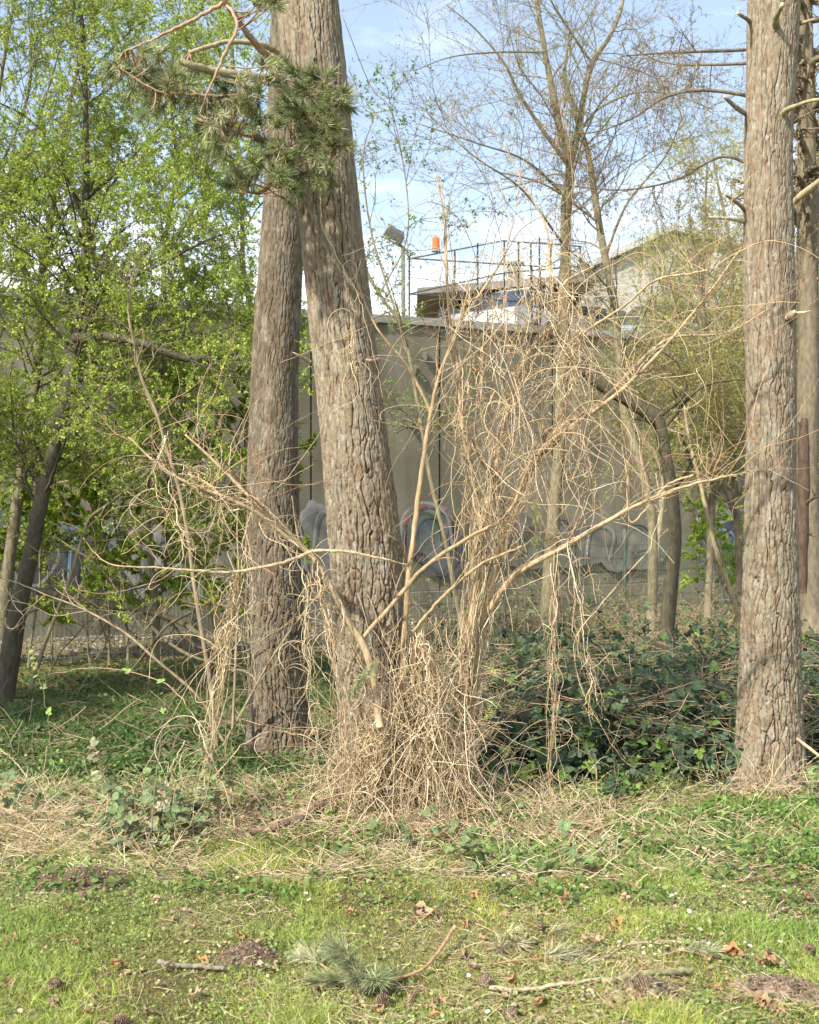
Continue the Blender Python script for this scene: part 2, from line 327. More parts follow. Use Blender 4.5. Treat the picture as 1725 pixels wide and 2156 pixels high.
def bark_trunk(mb, edges, Y, ztop, seed, plate=(.045, .11), depth=.016, knots=(), cm=1.0):
    ed = np.array(sorted(edges, reverse=True), float)
    z = CZ+(HY-ed[:, 0])/F0*Y; xc = (ed[:, 1]+ed[:, 2])/2; x = (xc-CX)/F0*Y; r = (ed[:, 2]-ed[:, 1])/2/F0*Y
    zz = np.arange(-.12, ztop, .005)
    sl = (x[-1]-x[-2])/(z[-1]-z[-2])
    X = np.interp(zz, z, x); X = np.where(zz > z[-1], x[-1]+(zz-z[-1])*sl, X); Rr = np.interp(zz, z, r)
    k = np.ones(81)/81; pad = lambda q: np.convolve(np.pad(q, 40, 'edge'), k, 'valid')
    X = pad(X); Rr = pad(Rr)*np.where(zz > z[-1], 1-.03*(zz-z[-1]), 1)
    n = 430; th = np.arange(n)/n*2*math.pi; TH, ZZ = np.meshgrid(th, zz)
    Rm = r.mean(); TN = TH/(2*math.pi); pw_, ph_ = plate; cs, sn = np.cos(TH)*Rm, np.sin(TH)*Rm
    nu = max(6, int(round(2*math.pi*Rm/pw_))); nf = nu*2
    q1 = fbmp(TN, ZZ/.16, nu//2, seed, 4)-.5; q2 = fbmp(TN, ZZ/.12, nu, seed+5, 4)-.5; q3 = fbmp(TN, ZZ/.035, nu*2, seed+3, 3)-.5
    f1, f2, idr, du = voro(TN*nu+q1*1.5+q3*.35, ZZ/ph_+40+q2*1.0+q3*.5, nu, 97, seed)
    g1, g2, idb, _ = voro(TN*nf+q1*2.2+q3*.8, ZZ/(ph_*.34)+60+q2*1.5+q3*.8, nf, 211, seed+9)
    e = f2-f1; side = np.clip(np.abs(du)*1.25, .16, 1)**1.3; m1 = np.clip(fbmp(TN, ZZ/.2, nu, seed+6, 3)*3.0-.85, .12, 1)
    crack = np.exp(-(e/.13)**2)*side*m1; fl = np.clip((g2-g1)/.16, 0, 1); crack2 = (1-fl)*np.clip(fbmp(TN, ZZ/.07, nu*2, seed+8, 3)*3-1.2, 0, 1)
    fine = fbmp(TN, ZZ/.03, nu*6, seed+9, 4)-.5; i1 = (idr[..., 1]*5).astype(int); i2 = (idb[..., 1]*5).astype(int)
    h = .30*np.clip(e/.5, 0, 1)**.6+.22*idr[..., 2]+.34*idb[..., 2]*fl-crack*1.25-crack2*.22+fine*.30; crack = np.clip(crack+crack2*.30, 0, 1)
    lower = np.clip(1.6-ZZ/2.4, .6, 1.6)
    big = (fbm(cs*5+9, ZZ*1.2+sn*5, seed+7, 3)-.5)*.035
    flare = .16*Rm*np.exp(-np.clip(ZZ, 0, 9)/.22)*(1+.7*np.sin(TH*4+seed)+.4*np.sin(TH*7+seed*2))
    RR = Rr[:, None]*.985+h*depth*lower+big+flare
    Pc = np.stack([X[:, None]+RR*np.cos(TH), Y+RR*np.sin(TH), ZZ], -1)
    for (kx, kz, kr, kd) in knots:      # knots: swellings on the camera side
        ang = math.asin(np.clip((kx-np.interp(kz, zz, X))/np.interp(kz, zz, Rr), -1, 1)); dd = np.hypot((((TH-(1.5*math.pi+ang)+math.pi) % (2*math.pi))-math.pi)*Rm, ZZ-kz)/kr
        b = kd*np.exp(-dd**2*1.2)*(1-.8*np.exp(-(dd*2.6)**2)); Pc[..., 0] += b*np.cos(TH); Pc[..., 1] += b*np.sin(TH)
    # colours belong to the flakes: grey weathered, tan and reddish layers, brown wood in the cracks
    pal = np.array([[.22, .195, .142], [.25, .205, .14], [.175, .14, .092], [.215, .155, .10], [.30, .27, .205]])*cm
    c = pal[i1 % 5]*.45+pal[i2 % 5]*.55
    red = np.clip((fbmp(TN, ZZ/.35, nu, seed+11, 4)-.53)*5, 0, 1)*np.clip((fbmp(TN, ZZ/.05, nu*3, seed+12, 3)-.45)*5, 0, 1)*.42
    c = c*(1-red[..., None])+np.array([.27, .16, .105])*red[..., None]
    fur = np.array([.085, .057, .04]); ck = np.clip(crack*1.3-.12, 0, 1)[..., None]*.85; c = c*(1-ck)+fur*ck
    gr = np.clip(np.cos(TH-.15)*1.3-.75, 0, 1)*np.clip(fbm(cs*8, ZZ*3, seed+4, 3)*2.2-.5, 0, 1)    # patchy dull green tint on the right side
    c = c*(1-.55*gr[..., None])+np.array([.13, .15, .07])*.55*gr[..., None]
    a, b = TH.shape; I = np.arange(a*b).reshape(a, b); J = np.roll(I, -1, 1)
    mb.add(Pc.reshape(-1, 3), np.stack([I[:-1], J[:-1], J[1:], I[1:]], -1).reshape(-1, 4), c.reshape(-1, 3))
def stub(mb, P, R, rng, col=(.30, .26, .17), endc=(.42, .35, .25), sides=12):
    "broken or sawn branch with a pale end"
    K = len(P); P = P+np.vstack([np.zeros((1, 3)), rng.normal(0, .12, (K-1, 3))*np.array(R)[1:, None]])
    R2 = np.array(R)*(1+rng.normal(0, .06, K)); cc = np.repeat(np.array([col]), K, 0)*(1+rng.normal(0, .12, (K, 1)))
    cc[-1] = endc
    tubes(mb, P[None], R2[None], sides, cc[None])
def branchlet(pts, rng, n=14, jit=.3):
    P, R = guide(pts, n); return P, R

T1 = [(1720, 716, 874), (1600, 716, 868), (1500, 716, 860), (1400, 716, 854), (1300, 708, 851), (1200, 699, 849), (1100, 690, 838), (1000, 682, 825), (800, 664, 801), (600, 645, 778), (430, 627, 757), (200, 605, 735), (0, 586, 711)]
T2 = [(1610, 519, 657), (1550, 520, 650), (1400, 521, 641), (1200, 518, 633), (1000, 523, 628), (800, 531, 630), (600, 540, 637), (430, 552, 645), (200, 563, 655), (0, 571, 662)]
T3 = [(1670, 1546, 1694), (1600, 1553, 1689), (1500, 1558, 1684), (1300, 1566, 1679), (1000, 1570, 1675), (700, 1568, 1673), (500, 1566, 1669), (300, 1568, 1668), (100, 1574, 1680), (0, 1577, 1684)]
Y1, Y2, Y3 = 7.25, 8.75, 7.8
rg = np.random.default_rng(5)
p1 = thing('pine_tree', (V(795, 1700, Y1)[0], Y1, 0), 'thick leaning pine trunk in the middle with grey plated bark, needles across its upper part', 'pine tree')
mb = MB(); bark_trunk(mb, T1, Y1, 6.3, 11, plate=(.032, .15), depth=.018, knots=[(V(738, 770, Y1)[0], V(738, 770, Y1)[2], .07, .03), (V(712, 412, Y1)[0], V(712, 412, Y1)[2], .05, .02)])
mb.build('trunk', M['bark'], p1)
p2 = thing('pine_tree', (V(588, 1600, Y2)[0], Y2, 0), 'straight darker pine trunk standing just behind and left of the leaning one', 'pine tree')
mb = MB(); bark_trunk(mb, T2, Y2, 7.0, 23, plate=(.028, .12), depth=.012, cm=.60); mb.build('trunk', M['bark'], p2)  # bark colour scaled down to carry the shade on this trunk
p3 = thing('pine_tree', (V(1620, 1660, Y3)[0], Y3, 0), 'upright pine trunk near the right edge with broken branch stubs', 'pine tree')
mb = MB(); bark_trunk(mb, T3, Y3, 6.6, 37, plate=(.030, .13), depth=.014, knots=[(V(1588, 820, Y3)[0], V(1588, 820, Y3)[2], .06, .03), (V(1630, 1010, Y3)[0], V(1630, 1010, Y3)[2], .05, .03), (V(1615, 660, Y3)[0], V(1615, 655, Y3)[2], .05, .02)])
mb.build('trunk', M['bark'], p3)
d = .14
for pts, c in [([(1582, 48, Y3, .014), (1570, 38, Y3-.1, .012), (1553, 27, Y3-.18, .010)], (.25, .2, .14)),
            ([(1634, 55, Y3-.14, .022), (1636, 35, Y3-.25, .016), (1648, 8, Y3-.35, .013)], (.28, .25, .13)),
            ([(1668, 52, Y3, .016), (1690, 48, Y3-.05, .013), (1715, 40, Y3-.1, .006)], (.30, .27, .18)),
            ([(1572, 240, Y3, .016), (1552, 228, Y3-.1, .015), (1524, 204, Y3-.2, .010)], (.27, .22, .16)),
            ([(1648, 240, Y3-.14, .018), (1665, 228, Y3-.25, .014), (1700, 215, Y3-.4, .011), (1760, 205, Y3-.6, .010)], (.33, .29, .16)),
            ([(1665, 432, Y3-.06, .022), (1700, 400, Y3-.15, .018), (1780, 340, Y3-.3, .016)], (.36, .30, .17)),
            ([(1568, 442, Y3, .013), (1555, 430, Y3-.1, .012), (1527, 408, Y3-.2, .008)], (.25, .2, .15)),
            ([(1572, 470, Y3, .012), (1540, 461, Y3-.1, .010), (1494, 457, Y3-.2, .006)], (.42, .36, .24)),
            ([(1660, 672, Y3-.12, .034), (1668, 664, Y3-.16, .030), (1674, 655, Y3-.2, .012)], (.25, .21, .14)),
            ([(1668, 660, Y3-.15, .010), (1690, 658, Y3-.2, .007), (1708, 654, Y3-.25, .002)], (.55, .46, .3)),
            ([(1672, 1550, Y3-.1, .010), (1700, 1572, Y3-.3, .009), (1760, 1620, Y3-.6, .008)], (.45, .33, .2))]:
    mb = MB(); P, R = guide(pts, 9); stub(mb, P, R, rg, c); mb.build('branch_stub', M['wood'], p3)
for pts, c in [([(652, 762, Y1-.02, .012), (635, 752, Y1-.1, .010), (617, 742, Y1-.15, .003)], (.42, .35, .22)),
            ([(800, 755, Y1, .012), (785, 760, Y1-.2, .010), (770, 757, Y1-.22, .008)], (.35, .25, .18))]:
    mb = MB(); P, R = guide(pts, 9); stub(mb, P, R, rg, c); mb.build('branch_stub', M['wood'], p1)

# pine branch with needle tufts
def tufts(mb, Cn, D, rng, n=110, ln=.075, wd=.0011, cols=None, spread=1.0, along=.05):
    m = len(Cn); cols = cols or [(.24, .27, .11), (.32, .34, .16), (.14, .18, .07), (.38, .38, .22), (.20, .24, .10)]
    c = np.repeat(Cn, n, 0); d0 = np.repeat(nrm(D), n, 0); t = rng.random(m*n)
    sp = np.repeat(rng.uniform(.6, 1.25, (m, 1)), n, 0); d = nrm(d0*1.0+rng.normal(size=(m*n, 3))*spread*sp*(.35+.55*(1-t[:, None])))
    c = c+d0*(t*along-along*.5)[:, None]
    tv = np.array([[0, -.5, 0], [0, .5, 0], [.5, .55, .06], [.5, -.55, .06], [1, 0, 0.0]], float)
    Ln = ln*rng.uniform(.6, 1.1, m*n)*np.repeat(rng.uniform(.65, 1.2, m), n)
    tc_ = np.repeat(pick(rng, m, cols, .12), n, 0)*(1+rng.normal(0, .15, (m*n, 1)))
    inst(mb, tv, [np.array([[0, 1, 2, 3]]), np.array([[3, 2, 4]])], c, d, rdir(rng, m*n), np.stack([Ln, np.full(m*n, wd*2), Ln*.6], 1), tc_)
rg = np.random.default_rng(12)
BR = [
    ([(600, 175, 7.25, .030), (560, 168, 7.0, .028), (500, 158, 6.8, .024), (440, 148, 6.7, .021), (405, 138, 6.62, .019), (380, 128, 6.6, .016)], (.30, .27, .15)),
    ([(590, 140, 7.3, .02), (540, 95, 7.0, .018), (500, 40, 6.9, .016), (470, -5, 6.8, .014), (455, -60, 6.8, .012)], (.30, .20, .13)),
    ([(585, 110, 7.3, .016), (540, 92, 7.1, .015), (470, 90, 7.0, .013), (400, 110, 6.9, .011)], (.36, .30, .17)),
    ([(478, 2, 6.85, .012), (420, 35, 6.8, .010), (340, 75, 6.75, .008), (260, 110, 6.7, .005)], (.38, .25, .16)),
    ([(470, 0, 6.85, .010), (500, 50, 6.7, .009), (470, 120, 6.6, .008), (440, 190, 6.55, .006), (420, 240, 6.5, .004)], (.33, .22, .15)),
    ([(630, 200, 7.1, .016), (620, 260, 6.9, .014), (600, 330, 6.75, .012), (560, 400, 6.7, .010), (520, 405, 6.65, .007)], (.25, .18, .12)),
    ([(640, 150, 7.0, .012), (680, 170, 6.75, .010), (700, 220, 6.65, .008), (700, 300, 6.6, .006)], (.30, .2, .13)),
    ([(600, 300, 6.9, .010), (540, 290, 6.7, .009), (470, 270, 6.6, .007), (410, 250, 6.55, .005)], (.28, .2, .13)),
    ([(560, 170, 6.9, .010), (500, 200, 6.7, .009), (420, 200, 6.6, .007), (330, 190, 6.5, .005), (250, 140, 6.5, .003)], (.32, .22, .14)),
]
lines = [guide(b[0], 30, .0018, rg) for b in BR]
br = MB()
for (P, R), (_, c) in zip(lines, BR): tubes(br, P, R, 10, c)
BP = np.vstack([l[0] for l in lines[2:]])
reg = [(640, 190, 62, 13), (600, 270, 62, 12), (695, 225, 42, 11), (655, 320, 50, 10), (560, 330, 50, 8), (700, 290, 34, 6), (690, 355, 30, 5), (612, 395, 34, 9), (500, 255, 50, 11), (430, 245, 38, 7), (330, 215, 38, 7), (285, 165, 35, 6), (245, 140, 26, 4), (390, 175, 42, 8), (320, 130, 36, 5), (530, 195, 40, 7), (505, 385, 26, 5), (580, 145, 30, 5), (470, 310, 30, 4), (360, 160, 28, 4), (560, 10, 22, 4), (450, 190, 40, 6), (600, 350, 40, 6), (660, 255, 50, 9)]
cn = []
for cx, cy, r, n in reg:
    for _ in range(int(n*1.5)):
        a = rg.uniform(0, 6.28); q = r*math.sqrt(rg.random()); Yq = 6.55+rg.uniform(-.12, .4)-(.1 if cx > 590 else 0)
        cn.append(V(cx+q*math.cos(a), cy+q*math.sin(a), Yq))
cn = np.array(cn); dd = np.linalg.norm(cn[:, None]-BP[None], axis=2); j = dd.argmin(1); b0 = BP[j]
mid = (b0+cn)/2+rg.normal(0, .015, cn.shape)+np.array([0, 0, -.03]); t = np.linspace(0, 1, 8)[None, :, None]
tw = (1-t)**2*b0[:, None]+2*t*(1-t)*mid[:, None]+t*t*cn[:, None]
tubes(br, tw, np.linspace(.005, .0025, 8)[None].repeat(len(cn), 0), 5, (.28, .18, .11))
brO = br.build('branch', M['wood'], p1)
D = nrm(cn-b0)+np.array([0, -.35, -.1])+rg.normal(0, .25, cn.shape)
nd = MB(); tufts(nd, cn, D, rg, 100, .082, wd=.0015, spread=1.15, along=.07); nd.build('needle_foliage', M['needle'], brO)
cb = MB(); bq = [V(755*0+ (x), y, 6.5) for x, y in [(722, 310), (345, 245), (1040*.725, 720*.725), (470, 30)]]

# ---------------------------------------------------------------- concrete wall
WA, WB = np.array([-9.0, 15.29]), np.array([9.2, 27.25])
wd_ = (WB-WA)/np.linalg.norm(WB-WA); wn = np.array([wd_[1], -wd_[0]])     # towards the camera
def WP(s, off, z): q = WA+wd_*s+wn*off; return np.array([q[0], q[1], z])
WL = np.linalg.norm(WB-WA)
def wall_s(px):       # distance along the wall seen at a reference column
    k = (px-CX)/F0; return (WA[0]-k*WA[1])/(k*wd_[1]-wd_[0])
def wz(px, py):
    s = wall_s(px); Y = WA[1]+wd_[1]*s; return CZ+(HY-py)/F0*Y
def wallbox(mb, s0, s1, z0, z1a, z1b, off0, off1, col=(1, 1, 1)):
    v = [WP(s, o, z) for s, za in ((s0, z1a), (s1, z1b)) for o in (off0, off1) for z in (z0, za)]
    mb.add(v, np.array([[0, 1, 3, 2], [4, 6, 7, 5], [0, 4, 5, 1], [2, 3, 7, 6], [0, 2, 6, 4], [1, 5, 7, 3]]), col)
def ztop(s): return 4.55+.030*s
def build_wall():
    wl = thing('concrete_wall', WP(0, 0, 0), 'long stained grey concrete retaining wall behind the trees with graffiti low down', 'wall')
    s = -.6; rgw = np.random.default_rng(3)
    joints = [-.6, wall_s(150), wall_s(390), wall_s(655), wall_s(926), wall_s(1165), wall_s(1420), WL]
    for a, b in zip(joints[:-1], joints[1:]):
        m = MB(); g = .02; o = rgw.uniform(-.012, .012)
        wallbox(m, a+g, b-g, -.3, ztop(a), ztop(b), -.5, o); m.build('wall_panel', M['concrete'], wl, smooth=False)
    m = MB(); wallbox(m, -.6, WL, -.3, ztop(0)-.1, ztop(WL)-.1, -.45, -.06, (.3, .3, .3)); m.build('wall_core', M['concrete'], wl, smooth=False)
    m = MB(); a, b = -.6, WL
    v = [WP(s_, o, ztop(s_)+dz) for s_ in (a, b) for o in (-.55, .06) for dz in (.002, .13)]
    m.add(v, np.array([[0, 1, 3, 2], [4, 6, 7, 5], [0, 4, 5, 1], [2, 3, 7, 6], [0, 2, 6, 4], [1, 5, 7, 3]]), (2.1, 2.05, 1.9))
    m.build('coping', concretemat('pale_concrete', (.30, .29, .25), (.40, .39, .34), (.2, .2, .17)), wl, smooth=False)
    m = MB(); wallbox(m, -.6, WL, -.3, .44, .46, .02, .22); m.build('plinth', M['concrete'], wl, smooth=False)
    for px, py in [(893, 748), (862, 888), (1180, 640), (870, 775), (1135, 905)]:
        m = MB(); c = WP(wall_s(px), .035, wz(px, py)); box(m, c, (.10, .07, .10), (.12, .12, .10)); box(m, c+np.array([0, -.05, -.03]), (.06, .05, .12), (.12, .12, .10)); m.build('anchor_bolt', M['metal'], wl, smooth=False)
    # graffiti: flat paint shapes, a few mm proud of the concrete
    lay = [0]
    def blob(cx, cy, rx, ry, col, n=28, wob=.12, seed=0):
        r = np.random.default_rng(seed+int(cx)); lay[0] += 1; an = np.linspace(0, 2*math.pi, n, endpoint=False)
        ph = r.uniform(0, 6, 3); q = 1+wob*(np.sin(an*3+ph[0])+.6*np.sin(an*5+ph[1])+.4*np.sin(an*9+ph[2]))
        m = MB(); pts = [WP(wall_s(cx+rx*q[i]*math.cos(an[i])), .018+.0015*lay[0], wz(cx, cy+ry*q[i]*math.sin(an[i]))) for i in range(n)]
        m.add(np.array(pts), np.arange(n)[None, ::-1], col); return m
    gr = [(60, 1190, 70, 80, (.02, .035, .075)), (190, 1175, 95, 88, (.025, .045, .10)), (120, 1240, 110, 34, (.015, .02, .05)),
          (20, 1090, 40, 22, (.10, .16, .28)), (150, 1095, 35, 20, (.05, .18, .22)), (70, 1075, 14, 12, (.42, .05, .10)), (110, 1080, 12, 11, (.35, .28, .05)), (195, 1080, 14, 12, (.38, .06, .09)),
          (225, 1100, 20, 26, (.06, .25, .28)), (240, 1130, 10, 22, (.35, .42, .45)), (330, 1200, 62, 75, (.33, .33, .32)), (400, 1235, 60, 40, (.28, .28, .27)), (585, 1150, 60, 80, (.30, .31, .31)), (665, 1130, 40, 80, (.30, .31, .31)),
          (905, 1128, 58, 62, (.16, .17, .20)), (893, 1110, 36, 38, (.05, .16, .10)), (890, 1118, 22, 24, (.04, .09, .15)), (850, 1095, 12, 10, (.4, .08, .10)), (885, 1066, 11, 9, (.38, .06, .09)), (925, 1072, 12, 9, (.42, .10, .12)), (950, 1150, 20, 40, (.04, .05, .10)), (930, 1195, 40, 22, (.05, .055, .11)),
          (1050, 1120, 60, 50, (.17, .18, .14)), (1080, 1100, 12, 14, (.30, .14, .14)), (1110, 1165, 70, 30, (.17, .18, .12)), (1215, 1150, 90, 46, (.19, .20, .145)), (1330, 1160, 70, 44, (.17, .19, .14)), (1225, 1125, 10, 8, (.08, .12, .35)),
          (1520, 1150, 55, 75, (.025, .045, .11)), (1500, 1085, 45, 20, (.32, .34, .36)), (1540, 1190, 34, 30, (.05, .10, .30)), (700, 1150, 80, 70, (.17, .18, .16))]
    gr = [g[:4]+(tuple(.42*q+.25*(sum(g[4])/3)+.33*wc for q, wc in zip(g[4], (.16, .15, .11))),) for g in gr]
    for k, g in enumerate(gr): blob(*g, seed=k).build('graffiti', M['paint'], wl, smooth=False)
    def stroke(pts, wd, col):      # a sprayed line
        P = spline([(a, b) for a, b in pts], 26); T = np.gradient(P, axis=0); T /= np.linalg.norm(T, axis=1)[:, None]; Nn = np.stack([-T[:, 1], T[:, 0]], 1); lay[0] += 1; q = []
        for sg in (-1, 1): q += [WP(wall_s(x), .018+.0015*lay[0], wz(x, y)) for x, y in P+Nn*wd*sg]
        m = MB(); i = np.arange(25); m.add(np.array(q), np.stack([i, i+1, i+27, i+26], 1), col); m.build('graffiti_line', M['paint'], wl, smooth=False)
    W_, K_ = (.24, .245, .23), (.07, .07, .06)
    for pts, wd, col in [([(30, 1240), (40, 1150), (90, 1110), (120, 1170), (80, 1230), (40, 1220)], 3, W_), ([(140, 1250), (150, 1140), (200, 1110), (240, 1150), (180, 1190), (250, 1250)], 3, (.20, .30, .36)), ([(260, 1120), (300, 1100), (290, 1200), (330, 1250)], 3, K_),
                         ([(310, 1230), (330, 1150), (370, 1150), (390, 1230), (340, 1200)], 2.5, K_), ([(838, 1150), (845, 1085), (890, 1058), (935, 1085), (948, 1150)], 3, W_), ([(862, 1140), (870, 1095), (893, 1080), (918, 1100), (925, 1140)], 2.2, K_),
                         ([(840, 1200), (880, 1165), (920, 1205), (960, 1170)], 2.5, K_), ([(1010, 1160), (1030, 1090), (1070, 1100), (1060, 1150), (1100, 1165)], 2.2, K_), ([(1140, 1180), (1150, 1110), (1190, 1100), (1200, 1160), (1160, 1150)], 2.2, K_), ([(1225, 1180), (1240, 1110), (1285, 1120), (1275, 1180)], 2.2, W_), ([(1305, 1180), (1315, 1115), (1350, 1110), (1370, 1150), (1325, 1165)], 2.2, K_),
                         ([(1475, 1100), (1500, 1075), (1530, 1090), (1560, 1070)], 3, W_), ([(1480, 1200), (1500, 1120), (1540, 1130), (1530, 1190), (1565, 1200)], 2.5, (.2, .3, .4)), ([(560, 1210), (575, 1110), (620, 1100), (640, 1200)], 2.2, (.27, .275, .26)), ([(650, 1200), (662, 1090), (690, 1080), (700, 1190)], 2.2, (.27, .275, .26))]: stroke(pts, wd, col)
    rgx = np.random.default_rng(9)
build_wall()

# ---------------------------------------------------------------- wire mesh fence
def build_fence():
    A = np.array([-6.6, 12.6]); B = np.array([7.2, 23.0]); Ld = np.linalg.norm(B-A); u = (B-A)/Ld
    f = thing('wire_fence', (A[0], A[1], 0), 'grey wire mesh fence running along the foot of the concrete wall', 'fence')
    pp = lambda s, z, o=0: np.array([A[0]+u[0]*s+u[1]*o, A[1]+u[1]*s-u[0]*o, z])
    s = 0
    while s < Ld:
        m = MB(); h = 1.5; tubes(m, np.array([[pp(s, -.1), pp(s, h)]]), np.full((1, 2), .028), 8, (.10, .13, .10)); m.build('fence_post', M['metal'], f)
        e = min(s+2.5, Ld); m = MB(); xs = np.arange(s+.05, e, .055)
        P = np.array([[pp(x, .04, .035), pp(x, 1.42, .035)] for x in xs]); tubes(m, P, np.full((len(xs), 2), .0032), 4, (.16, .18, .15))
        zs = np.arange(.06, 1.45, .2); P = np.array([[pp(s, z, .042), pp(e, z, .042)] for z in zs]); tubes(m, P, np.full((len(zs), 2), .004), 4, (.16, .18, .15))
        m.build('mesh_panel', M['metal'], f); s += 2.5
    # rubble and pale stones between fence and wall
    r = np.random.default_rng(8); n = 9000; s = r.uniform(0, Ld, n); o = -r.uniform(-.3, 3.0, n)
    xy = A+u*s[:, None]+np.stack([u[1]*o, -u[0]*o], 1); xy[:, 0] += r.normal(0, .1, n)
    tv = np.array([[1, 0, 0], [0, 1, 0], [-1, 0, 0], [0, -1, 0], [0, 0, .7], [0, 0, -.5]]); tf = np.array([[0, 1, 4], [1, 2, 4], [2, 3, 4], [3, 0, 4], [1, 0, 5], [2, 1, 5], [3, 2, 5], [0, 3, 5]])
    m = MB(); q = r.uniform(.012, .045, n); d = rdir(r, n); d[:, 2] *= .3
    nn = np.tile(np.array([0, 0, 1.]), (n, 1))+r.normal(0, .2, (n, 3))
    inst(m, tv, tf, np.column_stack([xy, gz(xy[:, 0], xy[:, 1])+.01]), d, nn, np.stack([q, q*r.uniform(.5, 1, n), q*.7], 1), pick(r, n, [(.19, .16, .12), (.14, .12, .09), (.26, .23, .19), (.16, .12, .08)], .2))
    tag(m.build('gravel', M['plain'], smooth=False), 'pale stones and rubble strewn between fence and wall', 'gravel', kind='stuff')
build_fence()

# ---------------------------------------------------------------- things beyond the wall
def tube1(mb, pts, r, col, sides=8): tubes(mb, np.array([pts]), np.full((1, len(pts)), r), sides, col)
def build_behind():
    green = (.13, .15, .11); Yb = 27.0
    f = thing('floodlight', V(850, 800, Yb), 'dark floodlight on a thin green pole above the wall', 'floodlight')
    m = MB(); tube1(m, [V(850, 800, Yb), V(849, 520, Yb)], .045, green); m.build('pole', M['metal'], f)
    m = MB(); a = math.radians(28); R = np.array([[math.cos(a), 0, math.sin(a)], [0, 1, 0], [-math.sin(a), 0, math.cos(a)]])
    cc = V(830, 498, Yb); box(m, cc, (.40, .28, .19), (.05, .055, .055), 0, R); box(m, cc+R@np.array([-.02, 0, .13]), (.36, .22, .06), (.08, .085, .08), 0, R); lh = m.build('lamp_housing', M['metal'], f, smooth=False)
    m = MB(); box(m, cc+R@np.array([-.02, -.05, -.115]), (.38, .2, .02), (.35, .36, .36), 0, R); m.build('lamp_glass', M['glass'], lh, smooth=False)
    m = MB(); tube1(m, [V(849, 522, Yb), V(838, 512, Yb)], .03, green); m.build('bracket', M['metal'], f)
    b = thing('beacon', V(918, 527, Yb), 'small orange cylinder lamp standing on the railing behind the wall', 'beacon')
    m = MB(); P = np.array([[V(918, 524, Yb), V(918, 521, Yb), V(918, 504, Yb), V(918, 499, Yb)]]); tubes(m, P, np.array([[.085, .08, .075, .06]]), 14, (.62, .17, .03)); m.build('orange_lens', M['plain'], b)
    m = MB(); tubes(m, np.array([[V(918, 530, Yb), V(918, 524, Yb)]]), np.array([[.10, .09]]), 14, (.2, .22, .22)); m.build('lamp_base', M['metal'], b)
    # tubular railing on the ramp
    r = thing('railing', V(860, 680, Yb), 'grey green tubular railing with many posts on the ramp behind the wall', 'railing')
    tops = [(862, 545), (1062, 506), (1225, 518)]
    for a_, b_ in [((862, 545), (1060, 507)), ((1060, 507), (1225, 519)), ((862, 544), (1150, 562)), ((862, 619), (1060, 575)), ((862, 619), (1160, 640)), ((1060, 575), (1225, 560)), ((1150, 562), (1225, 519))]:
        m = MB(); tube1(m, [V(*a_, Yb), V(*b_, Yb+.3)], .017, green); m.build('rail', M['metal'], r)
    for x, y0, y1 in [(862, 545, 680), (958, 527, 640), (1006, 512, 660), (1062, 507, 620), (1092, 508, 620), (1118, 510, 610), (1136, 500, 600), (1160, 512, 610), (1185, 514, 620), (1200, 516, 640), (1222, 519, 570), (1120, 560, 690), (1138, 560, 690)]:
        m = MB(); tube1(m, [V(x, y0, Yb), V(x, y1, Yb)], .020, green); m.build('post', M['metal'], r)
    # low brick building with overhanging roof
    h = thing('brick_building', V(1010, 800, 30), 'low red brown brick building with an overhanging flat roof just above the wall', 'building')
    m = MB(); x0, x1 = V(935, 0, 30)[0], V(1185, 0, 30)[0]; zt = V(0, 640, 30)[2]; box(m, ((x0+x1)/2, 31.5, zt/2), (x1-x0, 3, zt), (.17, .085, .065))
    m.build('brick_wall', brickmat(), h, smooth=False)
    m = MB(); xa, xb = V(878, 0, 30)[0], V(1240, 0, 30)[0]
    m.add([(xa, 28.8, zt+.02), (xb, 28.8, zt+.32), (xb, 33, zt+.34), (xa, 33, zt+.04), (xa, 28.8, zt+.16), (xb, 28.8, zt+.50), (xb, 33, zt+.52), (xa, 33, zt+.18)], np.array([[0, 3, 2, 1], [4, 5, 6, 7], [0, 1, 5, 4], [1, 2, 6, 5], [2, 3, 7, 6], [3, 0, 4, 7]]), (.20, .18, .16)); m.build('roof', M['plain'], h, smooth=False)
    for x in (955, 1040, 1110):
        m = MB(); box(m, (V(x, 0, 30)[0], 29.97, V(0, 668, 30)[2]), (.7, .05, .42), (.10, .12, .14)); m.build('window', M['glass'], h, smooth=False)
    m = MB(); box(m, (V(1089, 0, 30)[0], 30.5, V(0, 577, 30)[2]), (.32, .5, .62), (.23, .21, .19)); box(m, (V(1089, 0, 30)[0], 30.5, V(0, 548, 30)[2]), (.38, .56, .05), (.18, .17, .16)); m.build('chimney', M['plain'], h, smooth=False)
    # big hall with a long sloping grey roof
    k = thing('warehouse', (V(1350, 0, 60)[0], 64, 0), 'large hall with a long light grey sheet roof beyond the wall', 'building')
    A_ = V(1150, 590, 58); B_ = V(1420, 470, 58); C_ = V(1800, 560, 58)
    y0, y1 = 58., 78.
